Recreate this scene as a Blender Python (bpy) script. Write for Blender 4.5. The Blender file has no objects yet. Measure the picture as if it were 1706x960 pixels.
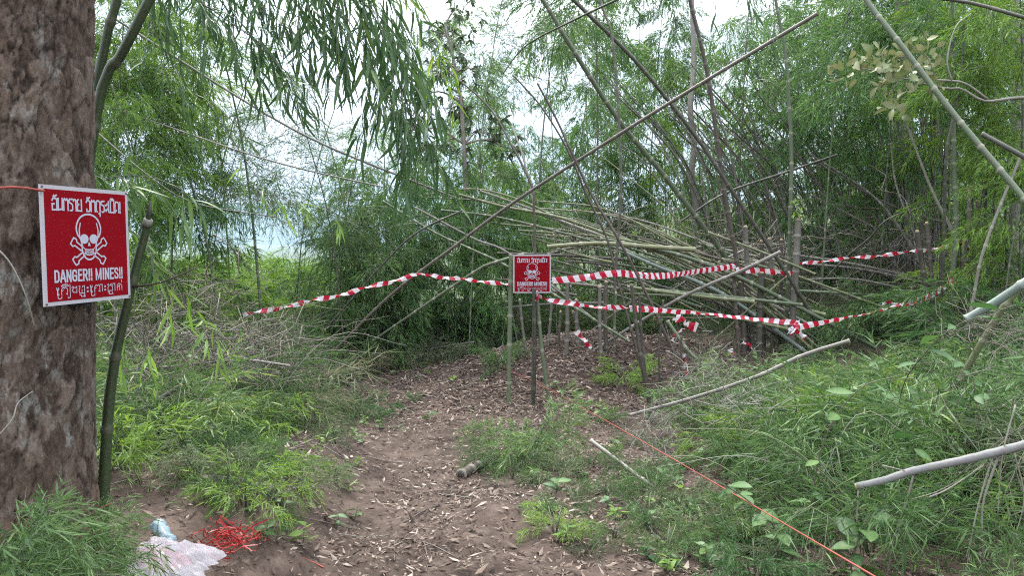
import bpy, math, random
import numpy as np
from mathutils import Vector, Matrix

random.seed(7)
RNG = np.random.default_rng(11)
SC = bpy.context.scene
COL = SC.collection
R = math.radians

# ------------------------------------------------------------------ camera
W, H, FPX, HOR = 1706.0, 960.0, 1232.0, 400.0
EYE = 1.55
PITCH = math.atan((480.0 - HOR) / FPX)
cam_data = bpy.data.cameras.new('camera')
cam_data.sensor_width = 36.0
cam_data.lens = FPX / W * 36.0
cam_data.clip_start = 0.05
cam_data.clip_end = 20000.0
cam = bpy.data.objects.new('camera', cam_data)
cam.location = (0, 0, EYE)
cam.rotation_euler = (math.pi / 2 - PITCH, 0, 0)
COL.objects.link(cam)
SC.camera = cam

# ------------------------------------------------------------------ sky, sun, exposure
SUN_EL, SUN_AZ = R(56), R(-18)          # azimuth measured from +Y towards +X
world = bpy.data.worlds.new('World')
SC.world = world
world.use_nodes = True
wt = world.node_tree
for n in list(wt.nodes):
    wt.nodes.remove(n)
w_out = wt.nodes.new('ShaderNodeOutputWorld')
w_bg = wt.nodes.new('ShaderNodeBackground')
w_bg.inputs['Strength'].default_value = 0.10
w_sky = wt.nodes.new('ShaderNodeTexSky')
w_sky.sky_type = 'NISHITA'
w_sky.sun_disc = False
w_sky.sun_elevation = SUN_EL
w_sky.sun_rotation = SUN_AZ
w_sky.dust_density = 2.0
w_tc = wt.nodes.new('ShaderNodeTexCoord')
w_map = wt.nodes.new('ShaderNodeMapping')
w_map.inputs['Scale'].default_value = (1.0, 1.0, 2.2)
w_noise = wt.nodes.new('ShaderNodeTexNoise')
w_noise.inputs['Scale'].default_value = 2.6
w_noise.inputs['Detail'].default_value = 7.0
w_noise.inputs['Roughness'].default_value = 0.55
w_ramp = wt.nodes.new('ShaderNodeValToRGB')
w_ramp.color_ramp.elements[0].position = 0.30
w_ramp.color_ramp.elements[0].color = (0.62, 0.62, 0.62, 1)
w_ramp.color_ramp.elements[1].position = 0.62
w_ramp.color_ramp.elements[1].color = (1, 1, 1, 1)
w_cr = wt.nodes.new('ShaderNodeValToRGB')
w_cr.color_ramp.elements[0].position = 0.3
w_cr.color_ramp.elements[0].color = (4.4, 4.9, 5.8, 1)
w_cr.color_ramp.elements[1].position = 0.7
w_cr.color_ramp.elements[1].color = (9.5, 9.7, 10.0, 1)
w_mix = wt.nodes.new('ShaderNodeMix')
w_mix.data_type = 'RGBA'
L = wt.links.new
L(w_tc.outputs['Generated'], w_map.inputs['Vector'])
L(w_map.outputs['Vector'], w_noise.inputs['Vector'])
L(w_noise.outputs['Fac'], w_ramp.inputs['Fac'])
L(w_noise.outputs['Fac'], w_cr.inputs['Fac'])
L(w_ramp.outputs['Color'], w_mix.inputs['Factor'])
L(w_sky.outputs['Color'], w_mix.inputs[6])
L(w_cr.outputs['Color'], w_mix.inputs[7])
# an overcast sky is brighter overhead than at the horizon (CIE overcast: 1 + 2 sin elevation)
w_sep = wt.nodes.new('ShaderNodeSeparateXYZ')
w_gr = wt.nodes.new('ShaderNodeMath'); w_gr.operation = 'MULTIPLY_ADD'; w_gr.use_clamp = False
w_gr.inputs[1].default_value = 1.6; w_gr.inputs[2].default_value = 0.24
w_cl = wt.nodes.new('ShaderNodeMath'); w_cl.operation = 'MAXIMUM'; w_cl.inputs[1].default_value = 0.0
w_vm = wt.nodes.new('ShaderNodeVectorMath'); w_vm.operation = 'SCALE'
L(w_tc.outputs['Generated'], w_sep.inputs[0])
L(w_sep.outputs['Z'], w_cl.inputs[0])
L(w_cl.outputs[0], w_gr.inputs[0])
L(w_mix.outputs[2], w_vm.inputs[0])
L(w_gr.outputs[0], w_vm.inputs['Scale'])
L(w_vm.outputs[0], w_bg.inputs['Color'])
L(w_bg.outputs['Background'], w_out.inputs['Surface'])

sun_data = bpy.data.lights.new('sun', 'SUN')
sun_data.energy = 1.5
sun_data.angle = R(11)
sun_data.color = (1.0, 0.96, 0.89)
sun = bpy.data.objects.new('sun', sun_data)
sd = Vector((math.sin(SUN_AZ) * math.cos(SUN_EL), math.cos(SUN_AZ) * math.cos(SUN_EL), math.sin(SUN_EL)))
sun.rotation_euler = sd.to_track_quat('Z', 'Y').to_euler()
sun.location = (0, 0, 30)
COL.objects.link(sun)

SC.view_settings.view_transform = 'Standard'
SC.view_settings.look = 'None'
SC.view_settings.gamma = 1.0
SC.view_settings.use_curve_mapping = False
SC.view_settings.exposure = 2.2
SC.render.engine = 'CYCLES'
cy = SC.cycles
cy.use_denoising = False
cy.max_bounces = 5
cy.diffuse_bounces = 2
cy.glossy_bounces = 2
cy.transmission_bounces = 5
cy.transparent_max_bounces = 8
cy.volume_bounces = 1
cy.sample_clamp_indirect = 6.0
cy.filter_width = 1.1

# ------------------------------------------------------------------ maths helpers
CP, SP = math.cos(PITCH), math.sin(PITCH)


def P(px, py, d):
    """world point seen at picture position px,py (1706x960) and d metres ahead"""
    x = (px - 853.0) / FPX
    y = -(py - 480.0) / FPX
    vy = CP + y * SP
    vz = -SP + y * CP
    return np.array((x * d / vy, d, EYE + vz * d / vy))


def smooth(v, a, b):
    t = np.clip((np.asarray(v, float) - a) / (b - a), 0, 1)
    return t * t * (3 - 2 * t)


def hash2(ix, iy, s=0):
    n = (ix.astype(np.int64) * 374761393 + iy.astype(np.int64) * 668265263 + s * 974711) & 0x7fffffff
    n = ((n ^ (n >> 13)) * 1274126177) & 0x7fffffff
    n = n ^ (n >> 16)
    return (n & 0xffff) / 65535.0


def vnoise(x, y, s=0):
    x = np.asarray(x, float); y = np.asarray(y, float)
    ix, iy = np.floor(x), np.floor(y)
    fx, fy = x - ix, y - iy
    fx = fx * fx * (3 - 2 * fx); fy = fy * fy * (3 - 2 * fy)
    a = hash2(ix, iy, s); b = hash2(ix + 1, iy, s); c = hash2(ix, iy + 1, s); d = hash2(ix + 1, iy + 1, s)
    return (a * (1 - fx) + b * fx) * (1 - fy) + (c * (1 - fx) + d * fx) * fy


def fbm(x, y, s=0, o=4):
    v = 0; a = 0.5
    for i in range(o):
        v = v + a * vnoise(x * 2 ** i, y * 2 ** i, s + i); a *= 0.5
    return v


def gz(x, y):
    x = np.asarray(x, float); y = np.asarray(y, float)
    near = smooth(y, 0.5, 2) * (1 - smooth(np.hypot(x, y), 30, 60))
    z = -0.26 * smooth(y, 3, 8)
    z = z + 0.60 * np.exp(-((x - 1.05) / 1.55) ** 2 - ((y - 9.7) / 1.35) ** 2)
    z = z + 0.36 * smooth(-x, 0.75, 1.5) * (1 - smooth(y, 3.6, 7.5))
    z = z + 0.9 * smooth(x, 1.8, 6.5) * smooth(y, 5.5, 12) + 0.10 * smooth(x, 1.2, 2.5)
    z = z + 1.6 * smooth(x, 0, 10) * smooth(y, 11, 24) + 5.0 * smooth(x, 4, 40) * smooth(y, 15, 60)
    z = z - 1.3 * smooth(-x - 0.13 * y, 0.2, 4.0) * smooth(y, 9.5, 16)
    z = z - 14 * smooth(-x - 0.10 * y, -2, 30) * smooth(y, 16, 90)
    z = z + near * (0.10 * (fbm(x * 1.3, y * 1.3, 3) - 0.5) + 0.075 * (fbm(x * 6, y * 6, 9, 4) - 0.45))
    return z


def g1(x, y):
    return float(gz(x, y))


def G(px, py):
    """point of the ground seen at px,py"""
    a = P(px, py, 1.0) - np.array((0, 0, EYE))
    d = 1.2
    while d < 60:
        p = np.array((0, 0, EYE)) + a * d
        if p[2] < g1(p[0], p[1]):
            return p
        d += 0.04
    return np.array((0, 0, EYE)) + a * 20


def unit(v):
    v = np.asarray(v, float)
    return v / (np.linalg.norm(v, axis=-1, keepdims=True) + 1e-9)


def spline(pts, n):
    """Catmull-Rom through the points, n samples evenly spaced"""
    p = np.array(pts, float)
    if len(p) == 2:
        t = np.linspace(0, 1, n)[:, None]
        return p[0] * (1 - t) + p[1] * t
    q = np.vstack((2 * p[0] - p[1], p, 2 * p[-1] - p[-2]))
    out = []
    for i in range(1, len(q) - 2):
        t = np.linspace(0, 1, 24, endpoint=False)[:, None]
        a, b, c, d = q[i - 1], q[i], q[i + 1], q[i + 2]
        out.append(0.5 * (2 * b + (c - a) * t + (2 * a - 5 * b + 4 * c - d) * t ** 2 + (3 * b - a - 3 * c + d) * t ** 3))
    out = np.vstack(out + [p[-1:]])
    s = np.concatenate(([0], np.cumsum(np.linalg.norm(np.diff(out, axis=0), axis=1))))
    u = np.linspace(0, s[-1], n)
    return np.stack([np.interp(u, s, out[:, k]) for k in range(3)], 1)


def plen(p):
    return float(np.linalg.norm(np.diff(p, axis=0), axis=1).sum())


# ------------------------------------------------------------------ mesh building
class MB:
    def __init__(s):
        s.v, s.t, s.q, s.a, s.b, s.tm, s.qm = [], [], [], [], [], [], []
        s.n = 0

    def add(s, v, tris=None, quads=None, a=0.0, b=0.0, m=0):
        v = np.asarray(v, float).reshape(-1, 3)
        s.v.append(v)
        s.a.append(np.broadcast_to(np.asarray(a, float), (len(v),)))
        s.b.append(np.broadcast_to(np.asarray(b, float), (len(v),)))
        if tris is not None and len(tris):
            s.t.append(np.asarray(tris, np.int64) + s.n); s.tm.append(np.full(len(tris), m))
        if quads is not None and len(quads):
            s.q.append(np.asarray(quads, np.int64) + s.n); s.qm.append(np.full(len(quads), m))
        s.n += len(v)
        return s

    def merge(s, o, M=None, m=0):
        """add another MB under a 4x4 matrix"""
        v = np.vstack(o.v)
        if M is not None:
            M = np.array(M)
            v = v @ M[:3, :3].T + M[:3, 3]
        a = np.concatenate(o.a); b = np.concatenate(o.b)
        s.v.append(v); s.a.append(a); s.b.append(b)
        for x, xm in zip(o.t, o.tm):
            s.t.append(x + s.n); s.tm.append(xm)
        for x, xm in zip(o.q, o.qm):
            s.q.append(x + s.n); s.qm.append(xm)
        s.n += len(v)
        return s

    def flat(s):
        s.v = [np.vstack(s.v)]; s.a = [np.concatenate(s.a)]; s.b = [np.concatenate(s.b)]
        if s.t: s.t = [np.vstack(s.t)]; s.tm = [np.concatenate(s.tm)]
        if s.q: s.q = [np.vstack(s.q)]; s.qm = [np.concatenate(s.qm)]
        return s

    def mesh(s, name, mats, shade=True):
        s.flat()
        me = bpy.data.meshes.new(name)
        v = s.v[0]
        t = s.t[0] if s.t else np.zeros((0, 3), np.int64)
        q = s.q[0] if s.q else np.zeros((0, 4), np.int64)
        me.vertices.add(len(v)); me.vertices.foreach_set('co', v.astype(np.float32).ravel())
        nl = t.size + q.size
        me.loops.add(nl)
        me.loops.foreach_set('vertex_index', np.concatenate((t.ravel(), q.ravel())).astype(np.int32))
        me.polygons.add(len(t) + len(q))
        st = np.concatenate((np.arange(len(t)) * 3, t.size + np.arange(len(q)) * 4)).astype(np.int32)
        me.polygons.foreach_set('loop_start', st)
        try:
            me.polygons.foreach_set('loop_total', np.concatenate((np.full(len(t), 3), np.full(len(q), 4))).astype(np.int32))
        except Exception:
            pass
        mi = np.concatenate((s.tm[0] if s.tm else np.zeros(0), s.qm[0] if s.qm else np.zeros(0))).astype(np.int32)
        me.polygons.foreach_set('material_index', mi)
        me.polygons.foreach_set('use_smooth', np.full(len(mi), shade))
        for nm, arr in (('tint', s.a[0]), ('ring', s.b[0])):
            at = me.attributes.new(nm, 'FLOAT', 'POINT')
            at.data.foreach_set('value', np.ascontiguousarray(arr, dtype=np.float32))
        for m in (mats if isinstance(mats, (list, tuple)) else [mats]):
            me.materials.append(m)
        me.update(calc_edges=True)
        return me

    def build(s, name, mats, parent=None, shade=True):
        return link(name, s.mesh(name, mats, shade), parent)


def link(name, data, parent=None, loc=None):
    o = bpy.data.objects.new(name, data)
    COL.objects.link(o)
    if parent is not None:
        o.parent = parent
    if loc is not None:
        o.location = tuple(float(c) for c in loc)
    return o


def tag(o, label=None, cat=None, group=None, kind=None):
    if label: o['label'] = label
    if cat: o['category'] = cat
    if group: o['group'] = group
    if kind: o['kind'] = kind
    return o


def empty(name, loc, label, cat, group=None):
    return tag(link(name, None, None, loc), label, cat, group)


def tube(mb, pts, rad, sides=6, a=0.0, b=None, m=0, cap=True):
    p = np.asarray(pts, float); k = len(p)
    rad = np.broadcast_to(np.asarray(rad, float), (k,))
    t = unit(np.gradient(p, axis=0))
    ref = np.array((0.0, 0, 1)) if abs(t[:, 2]).max() < 0.95 else np.array((0.83, 0.55, 0.1))
    s = unit(np.cross(t, ref)); u = np.cross(s, t)
    ang = np.arange(sides) * 2 * np.pi / sides
    v = p[:, None] + rad[:, None, None] * (np.cos(ang)[None, :, None] * s[:, None] + np.sin(ang)[None, :, None] * u[:, None])
    i = np.arange(k - 1)[:, None] * sides; j = np.arange(sides)[None]; j2 = (j + 1) % sides
    q = np.stack((i + j, i + j2, i + sides + j2, i + sides + j), -1).reshape(-1, 4)
    bb = np.zeros(k) if b is None else np.asarray(b, float)
    aa = np.broadcast_to(np.asarray(a, float), (k,))
    vv = v.reshape(-1, 3); tr = []
    av = np.repeat(aa, sides); bv = np.repeat(bb, sides)
    if cap:
        vv = np.vstack((vv, p[0], p[-1])); n0 = k * sides
        av = np.concatenate((av, aa[:1], aa[-1:])); bv = np.concatenate((bv, [0, 0]))
        for jj in range(sides):
            tr.append((n0, (jj + 1) % sides, jj)); tr.append((n0 + 1, (k - 1) * sides + jj, (k - 1) * sides + (jj + 1) % sides))
    mb.add(vv, tr if tr else None, q, av, bv, m)
    return mb


def culm(mb, pts, r0, r1, node=0.28, sides=8, a=None, cap=True):
    """bamboo stem: swollen nodes with a pale ring"""
    L_ = plen(spline(pts, 40))
    n = max(2, int(L_ / node))
    base = spline(pts, 200)
    us, rr, rg = [], [], []
    for i in range(n + 1):
        c = i / n + (0 if i in (0, n) else random.uniform(-.18, .18) / n)
        e = min(0.014 / L_, 0.2 / n)
        rad = r0 + (r1 - r0) * c
        for du, k, g in ((-2.2 * e, 0.97, 0), (-e, 1.02, .5), (0, 1.22, 1), (e, 1.02, .6), (2.6 * e, 0.97, 0)):
            u = c + du
            if 0 <= u <= 1:
                us.append(u); rr.append(rad * k); rg.append(g)
        if i < n:
            us.append(c + 0.5 / n); rr.append((r0 + (r1 - r0) * (c + .5 / n)) * 1.0); rg.append(0)
    o = np.argsort(us); us = np.array(us)[o]; rr = np.array(rr)[o]; rg = np.array(rg)[o]
    s = np.linspace(0, 1, 200)
    p = np.stack([np.interp(us, s, base[:, k]) for k in range(3)], 1)
    keep = np.concatenate(([True], np.diff(us) > 1e-6))
    tube(mb, p[keep], rr[keep], sides, random.random() if a is None else a, rg[keep], 0, cap)
    return mb


def leaf_blades(mb, base, d, length, width, droop=0.25, tint=None, fine=False, m=0, rng=RNG, flat=0.7):
    """many lanceolate blades at once"""
    base = np.asarray(base, float).reshape(-1, 3); n = len(base)
    d = unit(np.asarray(d, float).reshape(-1, 3))
    length = np.broadcast_to(np.asarray(length, float), (n,)); width = np.broadcast_to(np.asarray(width, float), (n,))
    droop = np.broadcast_to(np.asarray(droop, float), (n,))
    up = unit(np.array((0, 0, 1.0)) * flat + rng.normal(0, 0.6, (n, 3)))
    s = unit(np.cross(d, up)); nr = np.cross(s, d)
    tint = rng.random(n) if tint is None else np.broadcast_to(tint, (n,))
    down = np.array((0, 0, -1.0))

    def st(t, w, fold=0.0):
        c = base + d * (length * t)[:, None] + down * (droop * length * t * t)[:, None]
        return c - s * (width * w / 2)[:, None], c - nr * (width * fold)[:, None], c + s * (width * w / 2)[:, None]
    if not fine:
        l, c, r = st(np.full(n, .36), 1.0)
        tip = st(np.full(n, 1.0), 0)[1]
        v = np.stack((base, l, tip, r), 1).reshape(-1, 3)
        i = np.arange(n)[:, None] * 4
        t = np.concatenate((i + np.array([[0, 1, 2]]), i + np.array([[0, 2, 3]])))
        mb.add(v, t, None, np.repeat(tint, 4), 0, m)
    else:
        l1, c1, r1 = st(np.full(n, .22), .92, .10)
        l2, c2, r2 = st(np.full(n, .6), .72, .08)
        tip = st(np.full(n, 1.0), 0)[1]
        v = np.stack((base, l1, c1, r1, l2, c2, r2, tip), 1).reshape(-1, 3)
        i = np.arange(n)[:, None] * 8
        t = np.concatenate([i + np.array([f]) for f in ((0, 1, 2), (0, 2, 3), (4, 7, 5), (5, 7, 6))])
        q = np.concatenate([i + np.array([f]) for f in ((1, 4, 5, 2), (2, 5, 6, 3))])
        mb.add(v, t, q, np.repeat(tint, 8), np.tile(np.array((0, 0, 1, 0, 0, 1, 0, .6)), n), m)
    return mb


# ------------------------------------------------------------------ materials
def nodes(name):
    m = bpy.data.materials.new(name); m.use_nodes = True
    t = m.node_tree
    for n in list(t.nodes): t.nodes.remove(n)
    return m, t, t.links.new


def ramp(t, stops):
    r = t.nodes.new('ShaderNodeValToRGB')
    e = r.color_ramp.elements
    while len(e) < len(stops): e.new(0.5)
    for k, (p, c) in enumerate(stops):
        e[k].position = p; e[k].color = (*c, 1)
    return r


def attr(t, nm):
    a = t.nodes.new('ShaderNodeAttribute'); a.attribute_name = nm
    return a


def mth(t, op, a, b=None):
    n = t.nodes.new('ShaderNodeMath'); n.operation = op
    for k, x in enumerate((a, b)):
        if x is None: continue
        if isinstance(x, (int, float)): n.inputs[k].default_value = x
        else: t.links.new(x, n.inputs[k])
    return n.outputs[0]


def mixc(t, f, a, b, mode='MIX'):
    n = t.nodes.new('ShaderNodeMix'); n.data_type = 'RGBA'; n.blend_type = mode
    for k, x in ((0, f), (6, a), (7, b)):
        if isinstance(x, (int, float)): n.inputs[k].default_value = x
        elif isinstance(x, tuple): n.inputs[k].default_value = (*x, 1)
        else: t.links.new(x, n.inputs[k])
    return n.outputs[2]


def leaf_mat(name, stops, trans=0.35, rough=0.45, spec=0.24, objvar=0.35):
    m, t, l = nodes(name)
    out = t.nodes.new('ShaderNodeOutputMaterial')
    r = ramp(t, stops)
    oi = t.nodes.new('ShaderNodeObjectInfo')
    a = attr(t, 'tint')
    f = mth(t, 'ADD', mth(t, 'MULTIPLY', a.outputs['Fac'], 1 - objvar), mth(t, 'MULTIPLY', oi.outputs['Random'], objvar))
    l(f, r.inputs['Fac'])
    pr = t.nodes.new('ShaderNodeBsdfPrincipled')
    pr.inputs['Roughness'].default_value = rough
    pr.inputs['Specular IOR Level'].default_value = spec
    tr = t.nodes.new('ShaderNodeBsdfTranslucent')
    hs = t.nodes.new('ShaderNodeHueSaturation')
    hs.inputs['Hue'].default_value = 0.485; hs.inputs['Saturation'].default_value = 1.1; hs.inputs['Value'].default_value = 1.35
    l(r.outputs['Color'], hs.inputs['Color'])
    rib = attr(t, 'ring')
    col = mixc(t, mth(t, 'MULTIPLY', rib.outputs['Fac'], 0.28), r.outputs['Color'], (0.22, 0.30, 0.12))
    l(col, pr.inputs['Base Color']); l(hs.outputs['Color'], tr.inputs['Color'])
    mx = t.nodes.new('ShaderNodeMixShader'); mx.inputs[0].default_value = trans
    l(pr.outputs[0], mx.inputs[1]); l(tr.outputs[0], mx.inputs[2]); l(mx.outputs[0], out.inputs['Surface'])
    return m


def culm_mat(name, c0, c1, node=(0.25, 0.24, 0.18), rough=0.5, scale=6.0, dirt=(0.10, 0.085, 0.07), dirtf=0.5):
    m, t, l = nodes(name)
    out = t.nodes.new('ShaderNodeOutputMaterial'); pr = t.nodes.new('ShaderNodeBsdfPrincipled')
    a = attr(t, 'tint'); b = attr(t, 'ring')
    base = mixc(t, a.outputs['Fac'], c0, c1)
    tc = t.nodes.new('ShaderNodeTexCoord')
    no = t.nodes.new('ShaderNodeTexNoise'); no.inputs['Scale'].default_value = scale; no.inputs['Detail'].default_value = 6
    l(tc.outputs['Object'], no.inputs['Vector'])
    rp = ramp(t, ((.42, (0, 0, 0)), (.68, (1, 1, 1)))); l(no.outputs['Fac'], rp.inputs['Fac'])
    base = mixc(t, mth(t, 'MULTIPLY', rp.outputs['Color'], dirtf), base, dirt)
    n2 = t.nodes.new('ShaderNodeTexNoise'); n2.inputs['Scale'].default_value = 70; n2.inputs['Detail'].default_value = 3
    l(tc.outputs['Object'], n2.inputs['Vector'])
    base = mixc(t, 0.35, base, n2.outputs['Color'], 'OVERLAY')
    base = mixc(t, mth(t, 'MULTIPLY', b.outputs['Fac'], 0.75), base, node)
    l(base, pr.inputs['Base Color']); pr.inputs['Roughness'].default_value = rough
    pr.inputs['Specular IOR Level'].default_value = 0.35
    bp = t.nodes.new('ShaderNodeBump'); bp.inputs['Strength'].default_value = 0.25; bp.inputs['Distance'].default_value = 0.004
    l(n2.outputs['Fac'], bp.inputs['Height']); l(bp.outputs[0], pr.inputs['Normal'])
    l(pr.outputs[0], out.inputs['Surface'])
    return m


def plain(name, c, rough=0.6, spec=0.4, noise=0.0, scale=20):
    m, t, l = nodes(name)
    out = t.nodes.new('ShaderNodeOutputMaterial'); pr = t.nodes.new('ShaderNodeBsdfPrincipled')
    pr.inputs['Roughness'].default_value = rough; pr.inputs['Specular IOR Level'].default_value = spec
    if noise:
        tc = t.nodes.new('ShaderNodeTexCoord'); no = t.nodes.new('ShaderNodeTexNoise')
        no.inputs['Scale'].default_value = scale; no.inputs['Detail'].default_value = 5
        l(tc.outputs['Object'], no.inputs['Vector'])
        l(mixc(t, no.outputs['Fac'], tuple(x * (1 - noise) for x in c), tuple(min(1, x * (1 + noise)) for x in c)), pr.inputs['Base Color'])
    else:
        pr.inputs['Base Color'].default_value = (*c, 1)
    l(pr.outputs[0], out.inputs['Surface'])
    return m


M = {}
M['leaf_back'] = leaf_mat('leaf_back', ((0, (.030, .075, .024)), (.45, (.066, .145, .040)), (.8, (.115, .215, .058)), (1, (.20, .30, .10))), .36)
M['leaf_bright'] = leaf_mat('leaf_bright', ((0, (.050, .115, .022)), (.5, (.115, .215, .038)), (1, (.22, .33, .07))), .38)
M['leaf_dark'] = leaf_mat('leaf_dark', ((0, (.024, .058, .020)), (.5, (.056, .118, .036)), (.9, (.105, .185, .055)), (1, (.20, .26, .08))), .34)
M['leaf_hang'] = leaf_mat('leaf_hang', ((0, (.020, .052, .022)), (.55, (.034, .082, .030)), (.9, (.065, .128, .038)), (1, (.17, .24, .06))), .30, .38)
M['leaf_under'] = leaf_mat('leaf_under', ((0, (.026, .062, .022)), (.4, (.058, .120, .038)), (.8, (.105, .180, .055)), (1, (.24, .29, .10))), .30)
M['leaf_dry'] = leaf_mat('leaf_dry', ((0, (.045, .070, .034)), (.4, (.090, .122, .060)), (.75, (.145, .170, .090)), (1, (.24, .22, .14))), .28, .6, .2)
M['leaf_wither'] = leaf_mat('leaf_wither', ((0, (.10, .11, .05)), (.4, (.20, .19, .10)), (.75, (.30, .27, .16)), (1, (.18, .12, .06))), .28, .6, .2)
M['leaf_broad'] = leaf_mat('leaf_broad', ((0, (.024, .066, .024)), (.5, (.042, .102, .034)), (.9, (.075, .145, .042)), (1, (.19, .25, .06))), .25, .5, .22)
M['leaf_tree'] = leaf_mat('leaf_tree', ((0, (.026, .040, .026)), (.5, (.050, .066, .040)), (1, (.10, .095, .06))), .22, .4)
M['leaf_yellow'] = leaf_mat('leaf_yellow', ((0, (.30, .27, .05)), (1, (.48, .33, .06))), .3)
M['litter'] = leaf_mat('litter', ((0, (.040, .026, .020)), (.4, (.095, .066, .050)), (.75, (.165, .122, .095)), (.93, (.29, .235, .19)), (1, (.38, .33, .28))), .12, .7, .2, .0)
M['twig'] = culm_mat('twig', (.075, .062, .046), (.15, .13, .095), dirtf=.3)
M['twig_green'] = culm_mat('twig_green', (.07, .10, .05), (.13, .15, .08), dirtf=.3)
M['pole_green'] = culm_mat('pole_green', (.070, .095, .052), (.110, .138, .078), dirtf=.45)
M['pole_yellow'] = culm_mat('pole_yellow', (.115, .135, .062), (.165, .172, .085), dirtf=.4)
M['pole_brown'] = culm_mat('pole_brown', (.050, .040, .032), (.090, .073, .060), (.13, .115, .09), dirtf=.5)
M['pole_grey'] = culm_mat('pole_grey', (.095, .088, .072), (.150, .138, .118), (.21, .195, .165), dirtf=.5)
M['pole_dark'] = culm_mat('pole_dark', (.030, .033, .023), (.060, .060, .043), (.10, .095, .07), dirtf=.4)
M['pole_pale'] = culm_mat('pole_pale', (.15, .142, .115), (.23, .218, .18), (.25, .22, .18), dirtf=.4)
M['pole_bluish'] = culm_mat('pole_bluish', (.15, .19, .16), (.18, .22, .19), (.24, .26, .23), dirtf=.35)
M['cut_green'] = culm_mat('cut_green', (.030, .042, .017), (.042, .058, .024), (.075, .075, .048), .42, 4, (.018, .024, .011), .55)
M['cut_face'] = plain('cut_face', (.34, .25, .15), .8, .2, .3)

# ------------------------------------------------------------------ ground
def ground_material():
    m, t, l = nodes('forest_soil')
    out = t.nodes.new('ShaderNodeOutputMaterial'); pr = t.nodes.new('ShaderNodeBsdfPrincipled')
    tc = t.nodes.new('ShaderNodeTexCoord')

    def no(s, d=6, r=.55):
        n = t.nodes.new('ShaderNodeTexNoise'); n.inputs['Scale'].default_value = s; n.inputs['Detail'].default_value = d
        n.inputs['Roughness'].default_value = r; l(tc.outputs['Object'], n.inputs['Vector']); return n
    a, b, c = no(.9), no(7), no(55, 4, .7)
    r1 = ramp(t, ((.3, (.030, .021, .016)), (.5, (.060, .044, .035)), (.7, (.100, .077, .062)))); l(b.outputs['Fac'], r1.inputs['Fac'])
    r2 = ramp(t, ((.35, (.6, .55, .52)), (.65, (1.2, 1.12, 1.08)))); l(a.outputs['Fac'], r2.inputs['Fac'])
    col = mixc(t, .8, r1.outputs['Color'], r2.outputs['Color'], 'MULTIPLY')
    r3 = ramp(t, ((.3, (.35, .35, .35)), (.7, (.68, .68, .68)))); l(c.outputs['Fac'], r3.inputs['Fac'])
    col = mixc(t, .5, col, r3.outputs['Color'], 'OVERLAY')
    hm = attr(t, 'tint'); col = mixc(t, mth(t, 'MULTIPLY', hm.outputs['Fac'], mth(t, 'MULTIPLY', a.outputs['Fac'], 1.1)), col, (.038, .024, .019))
    gr = attr(t, 'ring')
    r4 = ramp(t, ((.35, (.035, .052, .025)), (.65, (.08, .105, .045)))); l(b.outputs['Fac'], r4.inputs['Fac'])
    col = mixc(t, gr.outputs['Fac'], col, r4.outputs['Color'])
    l(col, pr.inputs['Base Color']); pr.inputs['Roughness'].default_value = .9; pr.inputs['Specular IOR Level'].default_value = .2
    bp = t.nodes.new('ShaderNodeBump'); bp.inputs['Strength'].default_value = .7; bp.inputs['Distance'].default_value = .02
    h = mth(t, 'ADD', mth(t, 'MULTIPLY', b.outputs['Fac'], .7), mth(t, 'MULTIPLY', c.outputs['Fac'], .4))
    l(h, bp.inputs['Height']); l(bp.outputs[0], pr.inputs['Normal']); l(pr.outputs[0], out.inputs['Surface'])
    return m


def build_ground():
    def axis(parts):
        return np.unique(np.concatenate([np.linspace(a, b, n) for a, b, n in parts]))
    xs = axis(((-4000, -300, 14), (-300, -40, 22), (-40, -9, 40), (-9, -3.2, 60), (-3.2, 4.2, 190), (4.2, 12, 70), (12, 60, 40), (60, 400, 16), (400, 4000, 10)))
    ys = axis(((-60, -2, 12), (-2, 2, 16), (2, 11.5, 240), (11.5, 20, 70), (20, 80, 60), (80, 500, 30), (500, 4000, 14)))
    X, Y = np.meshgrid(xs, ys)
    Z = gz(X, Y)
    nx, ny = len(xs), len(ys)
    i = (np.arange(ny - 1)[:, None] * nx + np.arange(nx - 1)[None]).ravel()
    q = np.stack((i, i + 1, i + nx + 1, i + nx), 1)
    green = np.clip(smooth(np.hypot(X, Y), 12, 26) + .6 * smooth(-X - .11 * Y, .55, 1.6) * smooth(Y, 4.0, 7.0) + .35 * smooth(X, 2.2, 4), 0, 1)
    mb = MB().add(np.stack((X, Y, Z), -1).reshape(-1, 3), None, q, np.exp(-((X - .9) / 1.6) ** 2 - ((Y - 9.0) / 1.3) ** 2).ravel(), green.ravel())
    tag(mb.build('ground', ground_material()), 'brown trodden soil of the forest clearing', kind='structure')


build_ground()


def build_hills():
    mb = MB()
    xs = np.linspace(-3200, 1500, 120)
    for k, (y0, hh, s) in enumerate(((2900, 150, 31), (3500, 235, 57))):
        ys = np.linspace(0, 1, 16)
        X, T = np.meshgrid(xs, ys)
        ridge = hh * (.45 + .9 * fbm(X / 900 + k * 7, X * 0 + s, s, 5)) * (1 - .35 * smooth(X, -800, 1200))
        prof = np.sin(np.pi * T) ** .8
        Z = -30 + ridge * prof + 18 * (fbm(X / 160, T * 9, s + 4, 4) - .5) * prof
        Y = y0 + (T - .5) * 900
        i = (np.arange(15)[:, None] * 120 + np.arange(119)[None]).ravel()
        mb.add(np.stack((X, Y, Z), -1).reshape(-1, 3), None, np.stack((i, i + 1, i + 121, i + 120), 1))
    tag(mb.build('hills', plain('hill_forest', (.045, .075, .045), .9, .1, .4, .01)), 'wooded hills far beyond the valley', kind='structure')


build_hills()

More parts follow.
